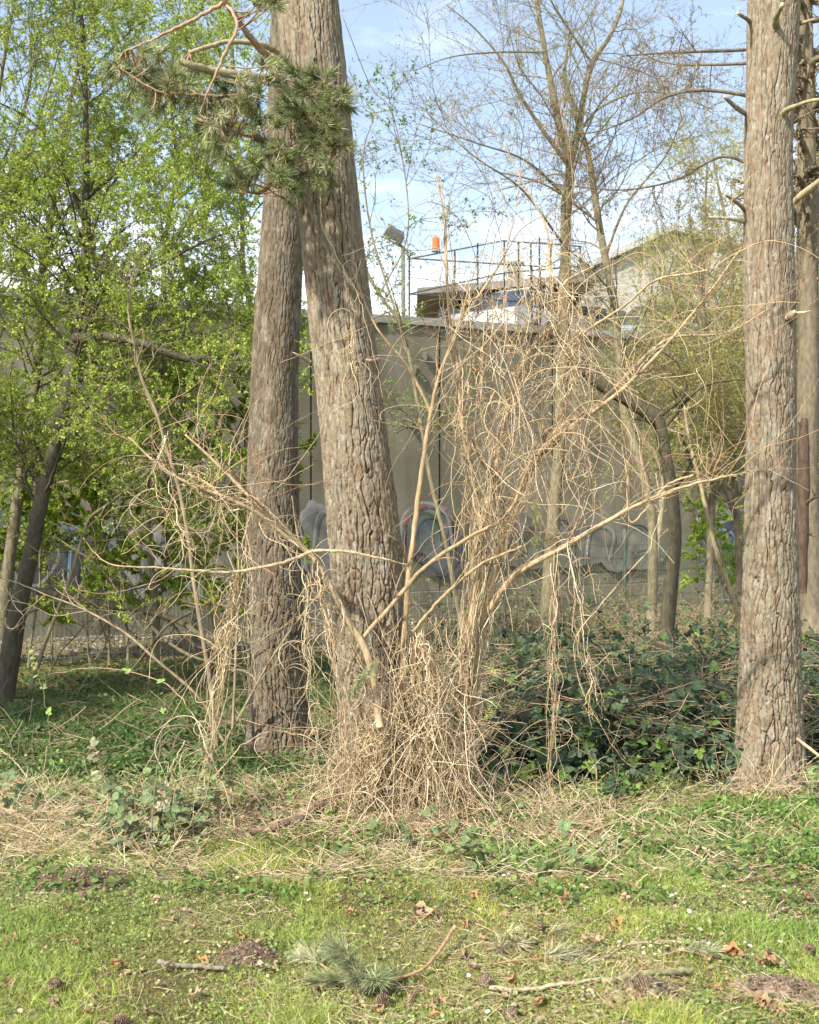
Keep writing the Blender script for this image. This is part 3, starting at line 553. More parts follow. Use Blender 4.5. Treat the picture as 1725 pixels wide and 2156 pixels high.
    m = MB(); m.add([(A_[0], y0, A_[2]), (B_[0], y0, B_[2]), (C_[0], y0, C_[2]), (A_[0], y1, A_[2]), (B_[0], y1, B_[2]), (C_[0], y1, C_[2]),
                    (A_[0], y0, A_[2]-.3), (B_[0], y0, B_[2]-.3), (C_[0], y0, C_[2]-.3), (A_[0], y1, A_[2]-.3), (B_[0], y1, B_[2]-.3), (C_[0], y1, C_[2]-.3)],
                   np.array([[0, 1, 4, 3], [1, 2, 5, 4], [6, 9, 10, 7], [7, 10, 11, 8], [0, 6, 7, 1], [1, 7, 8, 2], [3, 4, 10, 9], [4, 5, 11, 10], [0, 3, 9, 6], [2, 8, 11, 5]]), (.36, .38, .38)); m.build('roof', M['plain'], k, smooth=False)
    m = MB(); za, zb, zc = A_[2]-.32, B_[2]-.32, C_[2]-.32; xa, xb, xc = A_[0]+.4, B_[0], C_[0]-.4
    m.add([(xa, y0+.5, -1), (xb, y0+.5, -1), (xc, y0+.5, -1), (xa, y0+.5, za), (xb, y0+.5, zb), (xc, y0+.5, zc)], np.array([[0, 1, 4, 3], [1, 2, 5, 4]]), (.34, .33, .30))
    m.add([(xa, y1-.5, -1), (xb, y1-.5, -1), (xc, y1-.5, -1), (xa, y1-.5, za), (xb, y1-.5, zb), (xc, y1-.5, zc)], np.array([[1, 0, 3, 4], [2, 1, 4, 5]]), (.34, .33, .30))
    m.add([(xa, y0+.5, -1), (xa, y1-.5, -1), (xa, y1-.5, za), (xa, y0+.5, za)], np.array([[1, 0, 3, 2]]), (.34, .33, .30)); m.build('hall_wall', M['plain'], k, smooth=False)
    # parking deck and cars
    dk = V(0, 722, 29)[2]-.30
    m = MB(); box(m, (V(1420, 0, 29)[0], 32.3, dk-.2), (9.5, 9, .4), (.25, .25, .24)); tag(m.build('parking_deck', M['plain'], smooth=False), 'raised parking deck behind the wall', 'deck', kind='structure')
    def car(cx, y, col, label, ang):
        t = thing('parked_car', (cx, y, dk), label, 'car', 'cars parked on the deck behind the wall'); c_, s_ = math.cos(ang), math.sin(ang)
        R = np.array([[c_, -s_, 0], [s_, c_, 0], [0, 0, 1]]); o = np.array([cx, y, dk])
        def prism(m, prof, wdt, col, mi=0, inset=0):
            n = len(prof); v = [R@np.array([x, sy*(wdt/2-(inset if z > .95 else 0)), z])+o for sy in (-1, 1) for x, z in prof]
            m.add(v, np.array([[i, (i+1) % n, n+(i+1) % n, n+i] for i in range(n)]), col, mi); m.add(np.zeros((0, 3)), np.array([list(range(n))[::-1]])-2*n, None, mi); m.add(np.zeros((0, 3)), np.array([list(range(n, 2*n))])-2*n, None, mi)
        m = MB(); prism(m, [(-2.1, .35), (2.1, .35), (2.15, .6), (2.05, .78), (1.1, .92), (-1.7, .95), (-2.1, .85)], 1.74, col); m.build('body', carm, t, smooth=False)
        m = MB(); prism(m, [(-1.65, .95), (1.05, .93), (.35, 1.38), (-1.2, 1.40)], 1.5, (.04, .05, .07), 0, .0); m.build('window_glass', M['glass'], t, smooth=False)
        m = MB(); prism(m, [(-1.18, 1.402), (.33, 1.382), (.25, 1.44), (-1.05, 1.46)], 1.4, col); m.build('roof', carm, t, smooth=False)
        for wx in (-1.3, 1.3):
            for sy in (-1, 1):
                m = MB(); P = np.array([[R@np.array([wx, sy*.70, .32])+o, R@np.array([wx, sy*.89, .32])+o]]); tubes(m, P, np.array([[.32, .32]]), 18, (.02, .02, .02)); wo = m.build('wheel', M['plain'], t); m = MB(); P = np.array([[R@np.array([wx, sy*.72, .32])+o, R@np.array([wx, sy*.9, .32])+o]]); tubes(m, P, np.array([[.2, .2]]), 16, (.4, .4, .42)); m.build('rim', M['metal'], wo)
    carm, t_, b_, o_ = newmat('car_paint'); vc = N(t_, 'ShaderNodeVertexColor', layer_name='tint'); nq = N(t_, 'ShaderNodeTexNoise'); nq.inputs['Scale'].default_value = 3
    mrr = N(t_, 'ShaderNodeMapRange'); mrr.inputs['To Min'].default_value = .1; mrr.inputs['To Max'].default_value = .35; t_.links.new(nq.outputs['Fac'], mrr.inputs['Value']); t_.links.new(mrr.outputs[0], b_.inputs['Roughness'])
    t_.links.new(vc.outputs['Color'], b_.inputs['Base Color']); b_.inputs['Coat Weight'].default_value = .8
    car(V(1275, 0, 31)[0], 32, (.02, .035, .09), 'dark blue parked car seen over the wall edge beside a leaning trunk', .5)
    car(V(1185, 0, 29)[0]-.6, 29.6, (.75, .75, .74), 'white parked car left of the dark blue one, its white standing in for sky glints', .9)  # white paint stands in for sky reflected in car glass
    car(V(1480, 0, 29.5)[0], 31, (.30, .38, .46), 'pale blue grey parked car half hidden by yellow green twigs', -.3)
def brickmat():
    m, t, b, o = newmat('brick'); tc = N(t, 'ShaderNodeTexCoord'); mp = N(t, 'ShaderNodeMapping'); mp.inputs['Rotation'].default_value = (math.radians(90), 0, 0)
    br = N(t, 'ShaderNodeTexBrick'); br.inputs['Color1'].default_value = (.20, .085, .06, 1); br.inputs['Color2'].default_value = (.14, .065, .05, 1); br.inputs['Mortar'].default_value = (.22, .19, .16, 1)
    br.inputs['Scale'].default_value = 4; L = t.links.new; L(tc.outputs['Object'], mp.inputs[0]); L(mp.outputs[0], br.inputs['Vector']); L(br.outputs['Color'], b.inputs['Base Color']); b.inputs['Roughness'].default_value = .9
    return m
build_behind()

# ---------------------------------------------------------------- trees with foliage
LT = np.array([[0, 0, 0], [.32, .27, .05], [.7, .24, .02], [1, 0, -.08], [.7, -.24, .02], [.32, -.27, .05], [.4, 0, -.03], [.72, 0, -.05]])
LF = [np.array([[0, 6, 1], [0, 5, 6], [3, 2, 7], [3, 7, 4]]), np.array([[1, 6, 7, 2], [6, 5, 4, 7]])]
LQ = np.array([[0, 0, 0], [.5, .28, .06], [1, 0, -.04], [.5, -.28, .06]]); LQF = [np.array([[0, 1, 2], [0, 2, 3]])]
def leaves(mb, P, n, rng, size, cols, tr=(.15, 1), clus=3, droop=0, wts=None, simple=False, var=.15, T3=False):
    pi = rng.integers(0, len(P), n); p, T = at(P[pi], rng.uniform(*tr, n))
    p = np.repeat(p, clus, 0); T = np.repeat(T, clus, 0); m = n*clus
    d = nrm(T*.7+rng.normal(size=(m, 3))*.8+np.array([0, 0, droop])); nn = rdir(rng, m)+np.array([0, 0, .9])
    s = rng.uniform(size*.55, size*1.2, m)
    inst(mb, LQ if simple else LT, LQF if simple else LF, p+d*.004, d, nn, s, pick(rng, m, cols, var, wts))
SPR = [(.32, .44, .06), (.42, .54, .09), (.23, .34, .045), (.50, .53, .13)]
YEL = [(.46, .46, .10), (.56, .54, .16), (.36, .38, .09), (.46, .38, .20), (.40, .48, .10)]
def tree(name, mains, seed, label, cat='tree', group=None, tr_col=(.16, .14, .085), l1=(20, (1.0, 2.2)), l2=(120, (.5, 1.1)), l3=(500, (.2, .5)), nleaf=8000, lsize=.03, cols=SPR, grav=0., bias=None, sides=10, ang=(30, 70), clus=3, wob=.10, twr=.0018, parts=True, simple=True, gend=None, l1tr=(.2, 1), leaf_part='foliage', twc=None, l3tr=(.15, 1), rr1=.45):
    rng = np.random.default_rng(seed); g = [guide(m, 34, .0, rng) for m in mains]
    t = thing(name, (g[0][0][0][0], g[0][0][0][1], 0), label, cat, group)
    mb = MB()
    for i, (P, R) in enumerate(g):
        Rj = R*(1+.06*np.sin(np.linspace(0, 30, len(R))+i)+rng.normal(0, .025, len(R)))
        mb2 = MB() if i == 0 else mb
        tubes(mb2, P, Rj, sides, np.array(tr_col)*(1+rng.normal(0, .06)))
        if i == 0: mb2.build('trunk', M['wood'], t)
    P0, R0 = stackL(g)
    P1, R1 = grow(P0, R0, l1[0], rng, l1tr, l1[1], ang, 14, wob, grav, rr1, .25, 0, bias, .004, gend)
    tubes(mb, P1, R1, 6, tr_col)
    Pa = np.concatenate([P1]); P2, R2 = grow(Pa, R1, l2[0], rng, (.1, 1), l2[1], (25, 65), 10, wob*1.3, grav, .6, .3, 0, bias, .0028, gend)
    tubes(mb, P2, R2, 4, twc or tr_col)
    P3, R3 = grow(P2, R2, l3[0], rng, l3tr, l3[1], (25, 65), 7, wob*1.6, grav, .6, .4, 0, None, twr)
    tubes(mb, P3, R3, 3, twc or tr_col, cap=False)
    bo = mb.build('branches', M['wood'], t)
    if nleaf:
        lf = MB(); leaves(lf, P3, int(nleaf*.75), rng, lsize, cols, clus=clus, simple=simple); leaves(lf, P2.repeat(1, 0)[:, :], int(nleaf*.25), rng, lsize, cols, clus=clus, simple=simple)
        lf.build(leaf_part, M['leaf'], bo)
    return t
# left wood: leafing trees in front of the wall
tree('leafy_tree', [[(8, 1485, 11.4, .088), (30, 1330, 11.4, .082), (62, 1180, 11.4, .070), (90, 1040, 11.4, .062), (120, 920, 11.4, .060), (148, 790, 11.4, .056), (168, 660, 11.5, .050), (180, 560, 11.6, .045), (182, 400, 11.7, .036), (180, 200, 11.8, .024), (172, 40, 11.9, .02), (150, -160, 12, .014)],
    [(160, 712, 11.35, .044), (215, 708, 11.0, .038), (300, 722, 10.8, .034), (370, 750, 10.7, .032), (440, 758, 10.7, .030), (500, 745, 10.8, .022), (560, 735, 11.0, .014)],
    [(122, 930, 11.4, .03), (138, 913, 11.3, .027), (165, 908, 11.2, .016)],
    [(170, 640, 11.5, .02), (240, 600, 11.3, .016), (340, 555, 11.1, .012), (450, 500, 11.0, .009), (540, 480, 11.0, .006)],
    [(182, 480, 11.6, .02), (120, 330, 11.4, .015), (60, 250, 11.2, .010), (-40, 200, 11, .006)],
    [(180, 420, 11.7, .02), (260, 350, 11.4, .013), (360, 250, 11.2, .009), (470, 200, 11.1, .006), (540, 190, 11.1, .004)]],
    101, 'leafing tree with curved leaning trunk at the left edge, low limb reaching towards the pines', 'tree', 'spring trees before the wall', (.075, .066, .042),
    (70, (1.0, 2.4)), (560, (.4, 1.0)), (3000, (.15, .45)), 26000, .029, grav=-.01, bias=(.1, -.3, 0), sides=12, rr1=.26, twc=(.17, .145, .085), twr=.0022)
tree('leafy_tree', [[(0, 1340, 13.2, .07), (20, 1180, 13.2, .066), (45, 1000, 13.2, .06), (70, 850, 13.2, .05), (85, 700, 13.2, .045), (90, 560, 13.2, .04), (110, 450, 13.2, .03), (140, 250, 13.3, .02), (200, 0, 13.4, .015)],
    [(85, 640, 13.2, .03), (20, 500, 13, .02), (-60, 380, 13, .01)], [(75, 800, 13.2, .02), (160, 760, 13.0, .015), (260, 790, 12.8, .01), (350, 860, 12.7, .006)]],
    102, 'second leafing tree farther back at the far left, its trunk half hidden by leaves', 'tree', 'spring trees before the wall', (.15, .13, .08),
    (70, (1.2, 2.6)), (560, (.5, 1.1)), (3000, (.2, .45)), 26000, .029, grav=-.005, bias=(.3, -.2, 0), rr1=.26, twr=.0022)
tree('leafy_tree', [[(520, 1340, 13.8, .04), (515, 1150, 13.8, .036), (520, 950, 13.8, .034), (525, 800, 13.8, .032), (525, 640, 13.8, .030), (512, 560, 13.8, .028), (510, 440, 13.8, .025), (500, 300, 13.9, .02), (490, 120, 14, .016), (480, -60, 14, .01)],
    [(523, 890, 13.8, .02), (490, 850, 13.6, .015), (440, 790, 13.4, .012), (400, 740, 13.3, .008)]],
    103, 'slender pale trunk with sparse leaves left of the two pines', 'tree', 'spring trees before the wall', (.20, .19, .11),
    (40, (.8, 2.0)), (300, (.3, .9)), (1700, (.15, .4)), 10000, .029, cols=SPR, grav=-.005, bias=(-.5, 0, 0))
tree('leafy_tree', [[(330, 1390, 12.6, .035), (325, 1250, 12.6, .033), (310, 1080, 12.6, .03), (320, 900, 12.6, .028), (350, 720, 12.6, .024), (345, 540, 12.7, .02), (370, 360, 12.8, .016), (360, 180, 12.9, .012), (380, 0, 13, .008)]],
    106, 'young leafing tree between the curved trunk and the straight darker pine', 'tree', 'spring trees before the wall', (.14, .12, .07),
    (54, (.9, 2.2)), (440, (.4, 1.0)), (2400, (.15, .45)), 20000, .029, grav=-.005, bias=(0, -.2, 0), rr1=.3, twr=.0022)
tree('leafy_tree', [[(-70, 1400, 12.0, .05), (-60, 1100, 12, .045), (-40, 800, 12, .04), (-30, 500, 12, .03), (-10, 250, 12, .02), (30, 0, 12, .012)], [(-35, 560, 12, .018), (40, 380, 11.8, .012), (110, 160, 11.6, .008), (150, 0, 11.5, .004)], [(-30, 420, 12, .014), (60, 200, 12.2, .01), (60, 20, 12.3, .006)]],
    107, 'leafing tree reaching in from beyond the left picture edge', 'tree', 'spring trees before the wall', (.14, .12, .07),
    (50, (.9, 2.2)), (420, (.4, 1.0)), (2300, (.15, .45)), 17000, .029, grav=-.005, bias=(.4, -.2, 0), rr1=.3, twr=.0022)
# bushes and whips filling the lower left
def bush(name, bases, seed, label, cat, hgt=(1.2, 2.6), n1=(4, 7), **k):
    "several stems from the ground, each with shoots"
    rng = np.random.default_rng(seed); b = np.array([G(*q) if len(q) == 2 else q for q in bases]); n = len(b)
    P = walk(b, np.column_stack([rng.normal(0, .25, n)+k.get('lean', 0), rng.normal(0, .15, n), np.ones(n)]), rng.uniform(*hgt, n), 16, rng, .07, -.01)
    R = rng.uniform(.008, .018, n)[:, None]*k.get('rs', 1)*np.linspace(1, .3, 16)
    t = thing(name, b[0], label, cat, k.get('group')); mb = MB(); c = k.get('col', (.16, .14, .08)); tubes(mb, P, R, 7, c)
    P1, R1 = grow(P, R, k.get('a', 8)*n, rng, (.15, 1), (.4, 1.1), (30, 70), 10, .1, k.get('grav', -.01), .5, .3, rmin=.003)
    tubes(mb, P1, R1, 4, c); P2, R2 = grow(P1, R1, k.get('b', 40)*n, rng, (.1, 1), (.12, .4), (25, 65), 7, .15, 0, .6, .4, rmin=.0018); tubes(mb, P2, R2, 3, c, cap=False)
    bo = mb.build('stems', M['wood'], t)
    if k.get('nleaf', 0):
        lf = MB(); leaves(lf, P2, int(k['nleaf']*.8), rng, k.get('ls', .03), k.get('cols', SPR), clus=3, simple=True); leaves(lf, P1, int(k['nleaf']*.2), rng, k.get('ls', .03), k.get('cols', SPR), clus=3, simple=True); lf.build('foliage', M['leaf'], bo)
    return t
bl = [((60, 1410), (110, 1405), (190, 1400)), ((300, 1420), (340, 1400), (380, 1415), (410, 1400)), ((430, 1440), (470, 1420), (500, 1410)), ((230, 1400), (270, 1405)), ((10, 1400), (-40, 1410))]
bw = ['leafy bush on the far left side beside the leaning trunk, standing before the fence', 'dense leafy bush in front of the white graffiti patch', 'leafy bush close to the left side of the straight darker pine', 'small leafy bush before the dark blue graffiti', 'leafy bush cut by the left picture edge']
for i, (b, l) in enumerate(zip(bl, bw)):
    bush('leafy_bush', b, 200+i, l, 'bush', (2.4, 4.6), a=14, b=90, nleaf=6500*len(b), ls=.034, group='leafy bushes before the fence')
tree('dead_branch', [[(80, 1245, 12.0, .036), (150, 1258, 11.9, .034), (230, 1275, 11.8, .032), (310, 1288, 11.7, .030), (380, 1310, 11.6, .026), (430, 1345, 11.5, .024), (490, 1400, 11.4, .02)],
    [(290, 1285, 11.7, .02), (340, 1340, 11.5, .016), (400, 1380, 11.3, .014), (470, 1400, 11.2, .012), (530, 1420, 11.2, .008)], [(400, 1290, 11.6, .016), (350, 1320, 11.4, .014), (310, 1370, 11.3, .01), (270, 1420, 11.2, .008)],
    [(150, 1258, 11.9, .016), (60, 1290, 11.9, .01)]],
    104, 'dark fallen limb lying slantwise across the lower left, mostly bare', 'branch', None, (.12, .10, .06), (14, (.4, 1.2)), (60, (.2, .6)), (160, (.1, .3)), 0)
tree('sapling', [[(65, 1450, 11.0, .018), (100, 1340, 11, .018), (140, 1240, 11, .018), (175, 1130, 11, .016), (190, 1090, 11, .014), (230, 1060, 11, .012), (330, 980, 11, .009), (420, 900, 11, .006)]],
    105, 'thin slanting sapling leaning right at lower left between the curved trunk and the bushes', 'sapling', None, (.17, .15, .085), (9, (.4, 1.0)), (40, (.2, .6)), (160, (.1, .3)), 500, .03)
# slim stems and bare shrubs between camera and the left wood
STG = [([(455, 1570, 8.3, .016), (445, 1450, 8.3, .016), (425, 1330, 8.3, .015), (408, 1220, 8.3, .014), (395, 1120, 8.3, .014), (375, 1020, 8.3, .013), (350, 940, 8.3, .012), (330, 870, 8.3, .011), (300, 800, 8.3, .010), (285, 730, 8.3, .008), (270, 650, 8.3, .006), (285, 560, 8.3, .004)], 'slim upright sapling left of the straight darker pine, vines hanging on it', .6),
       ([(490, 1545, 8.6, .010), (495, 1430, 8.6, .010), (500, 1300, 8.6, .009), (503, 1200, 8.6, .008), (500, 1100, 8.6, .006), (510, 980, 8.6, .004)], 'thin straight shoot just left of the straight darker pine', .3),
       ([(470, 1560, 8.0, .009), (420, 1470, 8.0, .009), (330, 1390, 8.0, .009), (260, 1330, 8.1, .008), (170, 1280, 8.2, .006), (90, 1250, 8.3, .003)], 'thin bare stem slanting far left from the foot of the slim sapling', .4),
       ([(470, 1570, 8.5, .008), (520, 1480, 8.4, .008), (570, 1390, 8.3, .007), (640, 1290, 8.2, .006), (700, 1220, 8.2, .004)], 'thin bare stem crossing in front of the straight darker pine towards upper right', .3)]
for i, (gd, lb, q) in enumerate(STG):
    tree('sapling', [gd], 110+i, lb, 'sapling', None, (.26, .21, .13), (int(14*q)+2, (.3, 1.3)), (int(60*q), (.2, .6)), (int(150*q), (.08, .25)), 0, twr=.0016, ang=(20, 60), wob=.14)

# bare budding tree in the centre background (two leaders) and its neighbour
BUD = [(.30, .34, .10), (.38, .40, .13), (.24, .24, .10)]
bk = (.20, .175, .105)
tree('bare_tree', [[(1150, 1330, 15.5, .085), (1165, 1100, 15.5, .08), (1180, 900, 15.5, .075), (1187, 700, 15.5, .074), (1190, 560, 15.5, .068), (1193, 430, 15.5, .064), (1200, 350, 15.5, .056), (1183, 290, 15.5, .050), (1163, 190, 15.6, .044), (1148, 110, 15.7, .032), (1130, 0, 15.8, .028), (1110, -160, 16, .02)],
    [(1200, 350, 15.5, .034), (1165, 305, 15.3, .026), (1120, 240, 15.2, .022), (1090, 190, 15.1, .018), (1060, 130, 15, .014), (1000, 60, 14.9, .009), (940, 10, 14.8, .006)],
    [(1200, 360, 15.5, .03), (1214, 300, 15.5, .034), (1220, 260, 15.5, .036), (1232, 190, 15.5, .034), (1248, 130, 15.6, .030), (1285, 75, 15.6, .026), (1312, 0, 15.7, .020), (1330, -140, 16, .012)],
    [(1246, 132, 15.6, .02), (1210, 80, 15.5, .016), (1165, 10, 15.4, .012), (1120, -80, 15.3, .008)],
    [(1215, 285, 15.5, .018), (1260, 230, 15.2, .014), (1340, 195, 15, .012), (1420, 200, 14.8, .010), (1500, 230, 14.6, .007)],
    [(1195, 420, 15.5, .016), (1110, 340, 15, .012), (1000, 300, 14.6, .009), (880, 260, 14.4, .005)],
    [(1190, 520, 15.5, .016), (1100, 400, 15, .013), (1000, 330, 14.8, .010), (900, 240, 14.8, .006)],
    [(1148, 110, 15.7, .016), (1050, 110, 15.5, .012), (950, 120, 15.3, .008), (870, 150, 15.2, .005)]],
    120, 'tall bare budding tree with forked leaders against the blue sky, centre background', 'tree', 'budding trees behind the vines', bk,
    (60, (1.2, 3.4)), (600, (.5, 1.3)), (2600, (.15, .5)), 8000, .021, cols=BUD, grav=.012, gend=-.03, bias=(0, -.2, .25), twc=(.26, .22, .14), clus=2, twr=.0022, sides=14, l1tr=(.42, 1), rr1=.25)
tree('bare_tree', [[(1370, 1340, 15.0, .06), (1375, 1200, 15.0, .058), (1372, 1080, 15, .056), (1350, 980, 15, .054), (1318, 880, 15.1, .052), (1308, 800, 15.1, .052), (1300, 700, 15.1, .05), (1290, 620, 15.2, .05), (1270, 520, 15.2, .045), (1255, 430, 15.2, .04), (1240, 330, 15.2, .034), (1222, 270, 15.3, .028), (1190, 170, 15.3, .02), (1200, 60, 15.3, .012)],
    [(1275, 540, 15.2, .018), (1320, 430, 15, .014), (1400, 330, 14.8, .01), (1440, 240, 14.7, .006)],
    [(1262, 470, 15.2, .014), (1150, 390, 14.8, .011), (1040, 360, 14.6, .007)]],
    121, 'second bare tree with a bent trunk right behind the vine tangle, reaching the same crown', 'tree', 'budding trees behind the vines', bk,
    (44, (1.1, 2.9)), (300, (.4, 1.2)), (1100, (.12, .5)), 4000, .021, cols=BUD, grav=.010, gend=-.03, bias=(0, -.2, .2), twc=(.26, .22, .14), clus=2, twr=.0022, sides=14, l1tr=(.4, 1), rr1=.25)
tree('leaning_tree', [[(1402, 1350, 13.0, .075), (1412, 1240, 13.0, .072), (1422, 1140, 13.0, .068), (1415, 1040, 13, .062), (1402, 960, 13, .064), (1385, 890, 13, .072), (1340, 850, 13, .088), (1290, 820, 13, .086), (1235, 780, 13, .074), (1200, 740, 13, .06), (1170, 700, 13, .04), (1150, 680, 13, .03)],
    [(1400, 900, 13, .02), (1470, 820, 12.8, .016), (1540, 800, 12.7, .012), (1580, 802, 12.7, .01)], [(1385, 880, 13, .02), (1440, 830, 12.8, .016), (1430, 770, 12.8, .01), (1380, 730, 12.7, .006)]],
    122, 'dark mossy trunk bent over to the left like an arch, right of centre', 'tree', None, (.08, .07, .042),
    (4, (.5, 1.2)), (16, (.3, .8)), (60, (.15, .4)), 120, .02, cols=BUD, sides=16, wob=.13, rr1=.25)
# far right: conifer with hanging brown twigs and yellow green thicket
RUST = [(.34, .18, .08), (.27, .17, .09), (.32, .25, .10)]
tree('larch_tree', [[(1712, 1330, 13.0, .12), (1700, 1000, 13.0, .115), (1703, 700, 13.0, .105), (1700, 400, 13, .10), (1697, 200, 13, .09), (1692, 0, 13, .085), (1688, -160, 13, .07)],
    [(1692, 60, 13, .03), (1600, 100, 12.8, .02), (1480, 108, 12.6, .016), (1390, 112, 12.5, .010), (1310, 118, 12.4, .006)],
    [(1700, 110, 13, .03), (1600, 130, 13.2, .02), (1500, 136, 13.3, .014), (1400, 132, 13.4, .008), (1330, 100, 13.4, .005)],
    [(1697, 240, 13, .03), (1590, 205, 13, .022), (1480, 190, 13, .018), (1400, 205, 13, .014), (1330, 250, 13, .010), (1240, 280, 13, .007), (1160, 270, 13, .004)],
    [(1697, 420, 13, .028), (1600, 360, 13.1, .02), (1520, 330, 13.2, .015), (1420, 380, 13.2, .012), (1300, 400, 13.2, .008), (1150, 385, 13.2, .004)],
    [(1705, 600, 13, .02), (1760, 560, 12.8, .012)], [(1700, 640, 13, .02), (1640, 560, 13.2, .014), (1560, 520, 13.3, .01)]],
    123, 'conifer at the right edge behind the stubbed pine, level limbs with rusty hanging twigs', 'tree', None, (.17, .14, .09),
    (130, (.4, 1.2)), (800, (.25, .7)), (3000, (.1, .3)), 6500, .022, cols=RUST+[(.34, .34, .10), (.40, .40, .12)], grav=-.03, bias=(0, 0, -.3), twc=(.20, .155, .10), clus=2, ang=(50, 90), twr=.0024, sides=14, l1tr=(.45, 1))
RY = [([(1490, 1300, 17, .05), (1500, 1050, 17, .045), (1510, 850, 17, .04), (1480, 650, 17, .03), (1450, 450, 17, .015)], 'yellow green budding tree filling the gap left of the stubbed pine', 131),
      ([(1560, 1300, 18.5, .06), (1550, 1050, 18.5, .05), (1530, 800, 18.5, .04), (1540, 550, 18.5, .03), (1500, 330, 18.5, .015)], 'yellow green budding tree right beside the stubbed pine, farther back', 132),
      ([(1660, 1320, 16, .05), (1650, 1050, 16, .045), (1670, 800, 16, .035), (1680, 500, 16, .02)], 'yellow green budding tree showing between the stubbed pine and the picture edge', 133),
      ([(1400, 1200, 30, .07), (1410, 1000, 30, .06), (1430, 800, 30, .05), (1420, 560, 30, .02)], 'smaller yellow green tree beyond the wall behind the dark arched trunk', 134)]
RY += [([(1500, 1250, 24, .06), (1490, 900, 24, .05), (1480, 600, 24, .04), (1490, 330, 24, .015)], 'tall pale budding tree far behind the thicket left of the stubbed pine', 135),
       ([(1740, 1250, 20, .06), (1735, 900, 20, .05), (1728, 600, 20, .03), (1720, 250, 20, .015)], 'pale budding tree at the very right edge behind the conifer', 136),
       ([(1330, 1200, 30, .06), (1345, 900, 30, .05), (1400, 700, 30, .03), (1390, 560, 30, .015)], 'hazy brown budding tree before the warehouse roof', 137)]
for gd, lb, sdd in RY:
    tree('budding_tree', [gd, [(gd[1][0]+5, gd[1][1], gd[1][2], .03), (gd[1][0]+70, gd[1][1]-150, gd[1][2]-.5, .02), (gd[1][0]+130, gd[1][1]-350, gd[1][2]-.7, .01)],
          [(gd[1][0]-5, gd[1][1]+30, gd[1][2], .03), (gd[1][0]-60, gd[1][1]-120, gd[1][2]-.5, .02), (gd[1][0]-90, gd[1][1]-280, gd[1][2]-.7, .01)]],
         sdd, lb, 'tree', 'yellow green trees on the right', (.20, .17, .11), (60, (1.0, 2.8)), (460, (.5, 1.3)), (2400, (.2, .6)), 9500, .034, cols=YEL, grav=.005, twr=.0034, twc=(.34, .29, .17), rr1=.3)
bush('leafy_bush', [G(1560, 1330), G(1600, 1320), G(1530, 1325), G(1640, 1330), G(1580, 1310)], 210, 'bright green leafy bush low beside the stubbed pine before the blue graffiti', 'bush', (2.2, 3.4), a=12, b=60, nleaf=16000, ls=.036, cols=[(.36, .52, .07), (.46, .60, .12)])
tree('sapling', [[(1560, 1310, 14, .028), (1530, 1220, 14, .026), (1500, 1130, 14, .024), (1475, 1020, 14, .022), (1452, 930, 14, .018), (1440, 850, 14, .012)]], 140, 'pale tan leaning sapling stem between the arched trunk and the stubbed pine', 'sapling', None, (.38, .30, .17), (8, (.3, .8)), (30, (.2, .5)), (80, (.1, .3)), 0)
tree('sapling', [[(1372, 1290, 16.5, .03), (1385, 1150, 16.5, .03), (1395, 1000, 16.5, .028), (1340, 900, 16.5, .025), (1345, 800, 16.5, .02)]], 141, 'pale thin stem just behind the arched trunk', 'sapling', None, (.30, .26, .17), (8, (.3, .8)), (30, (.2, .5)), (80, (.1, .3)), 0)
p5 = tree('pine_tree', [[(1688, 1250, 11.6, .05), (1690, 1130, 11.6, .055), (1693, 1000, 11.6, .055), (1692, 920, 11.6, .05), (1694, 880, 11.6, .03)]], 142, 'reddish broken trunk stump behind the stubbed pine at the right edge', 'tree trunk', None, (.085, .055, .038), (3, (.1, .3)), (8, (.1, .2)), (16, (.05, .1)), 0)
p5.name = 'broken_trunk'
bush('bare_shrub', [G(1100, 1350), G(1180, 1340), G(1260, 1345), G(1330, 1340), G(1450, 1350), G(1520, 1360), G(980, 1360), G(900, 1350)], 212, 'thin bare brown undergrowth stems in front of the right part of the wall', 'shrub', (1.2, 2.4), a=8, b=18, col=(.25, .19, .12), rs=.6)
bush('bare_shrub', [G(100, 1430), G(240, 1440), G(330, 1450), G(420, 1450), G(180, 1420)], 213, 'tangled bare shrub stems low on the shaded left lawn edge', 'shrub', (.5, 1.5), a=8, b=14, col=(.17, .14, .09), rs=.6, lean=.5)
# loose leafy sprays hanging beside the leaning pine
tree('sapling', [[(975, 1330, 11.0, .022), (940, 1150, 11, .02), (905, 1000, 11, .018), (880, 850, 11, .018), (850, 700, 11, .016), (800, 620, 11, .014), (770, 560, 11, .012), (755, 420, 11, .008), (745, 330, 11, .005)],
    [(845, 690, 11, .012), (815, 600, 11, .01), (780, 480, 11, .008), (765, 330, 11, .006), (790, 240, 11, .004)],
    [(800, 620, 11, .008), (860, 480, 11, .006), (830, 250, 11, .005), (780, 180, 11, .004), (720, 30, 10.8, .003)]], 150, 'slim sapling with sparse fresh leaves rising right of the leaning pine', 'sapling', None, (.20, .17, .10),
    (24, (.5, 1.2)), (160, (.25, .6)), (520, (.1, .3)), 1500, .028, cols=[(.17, .27, .07), (.24, .36, .09)], clus=3)

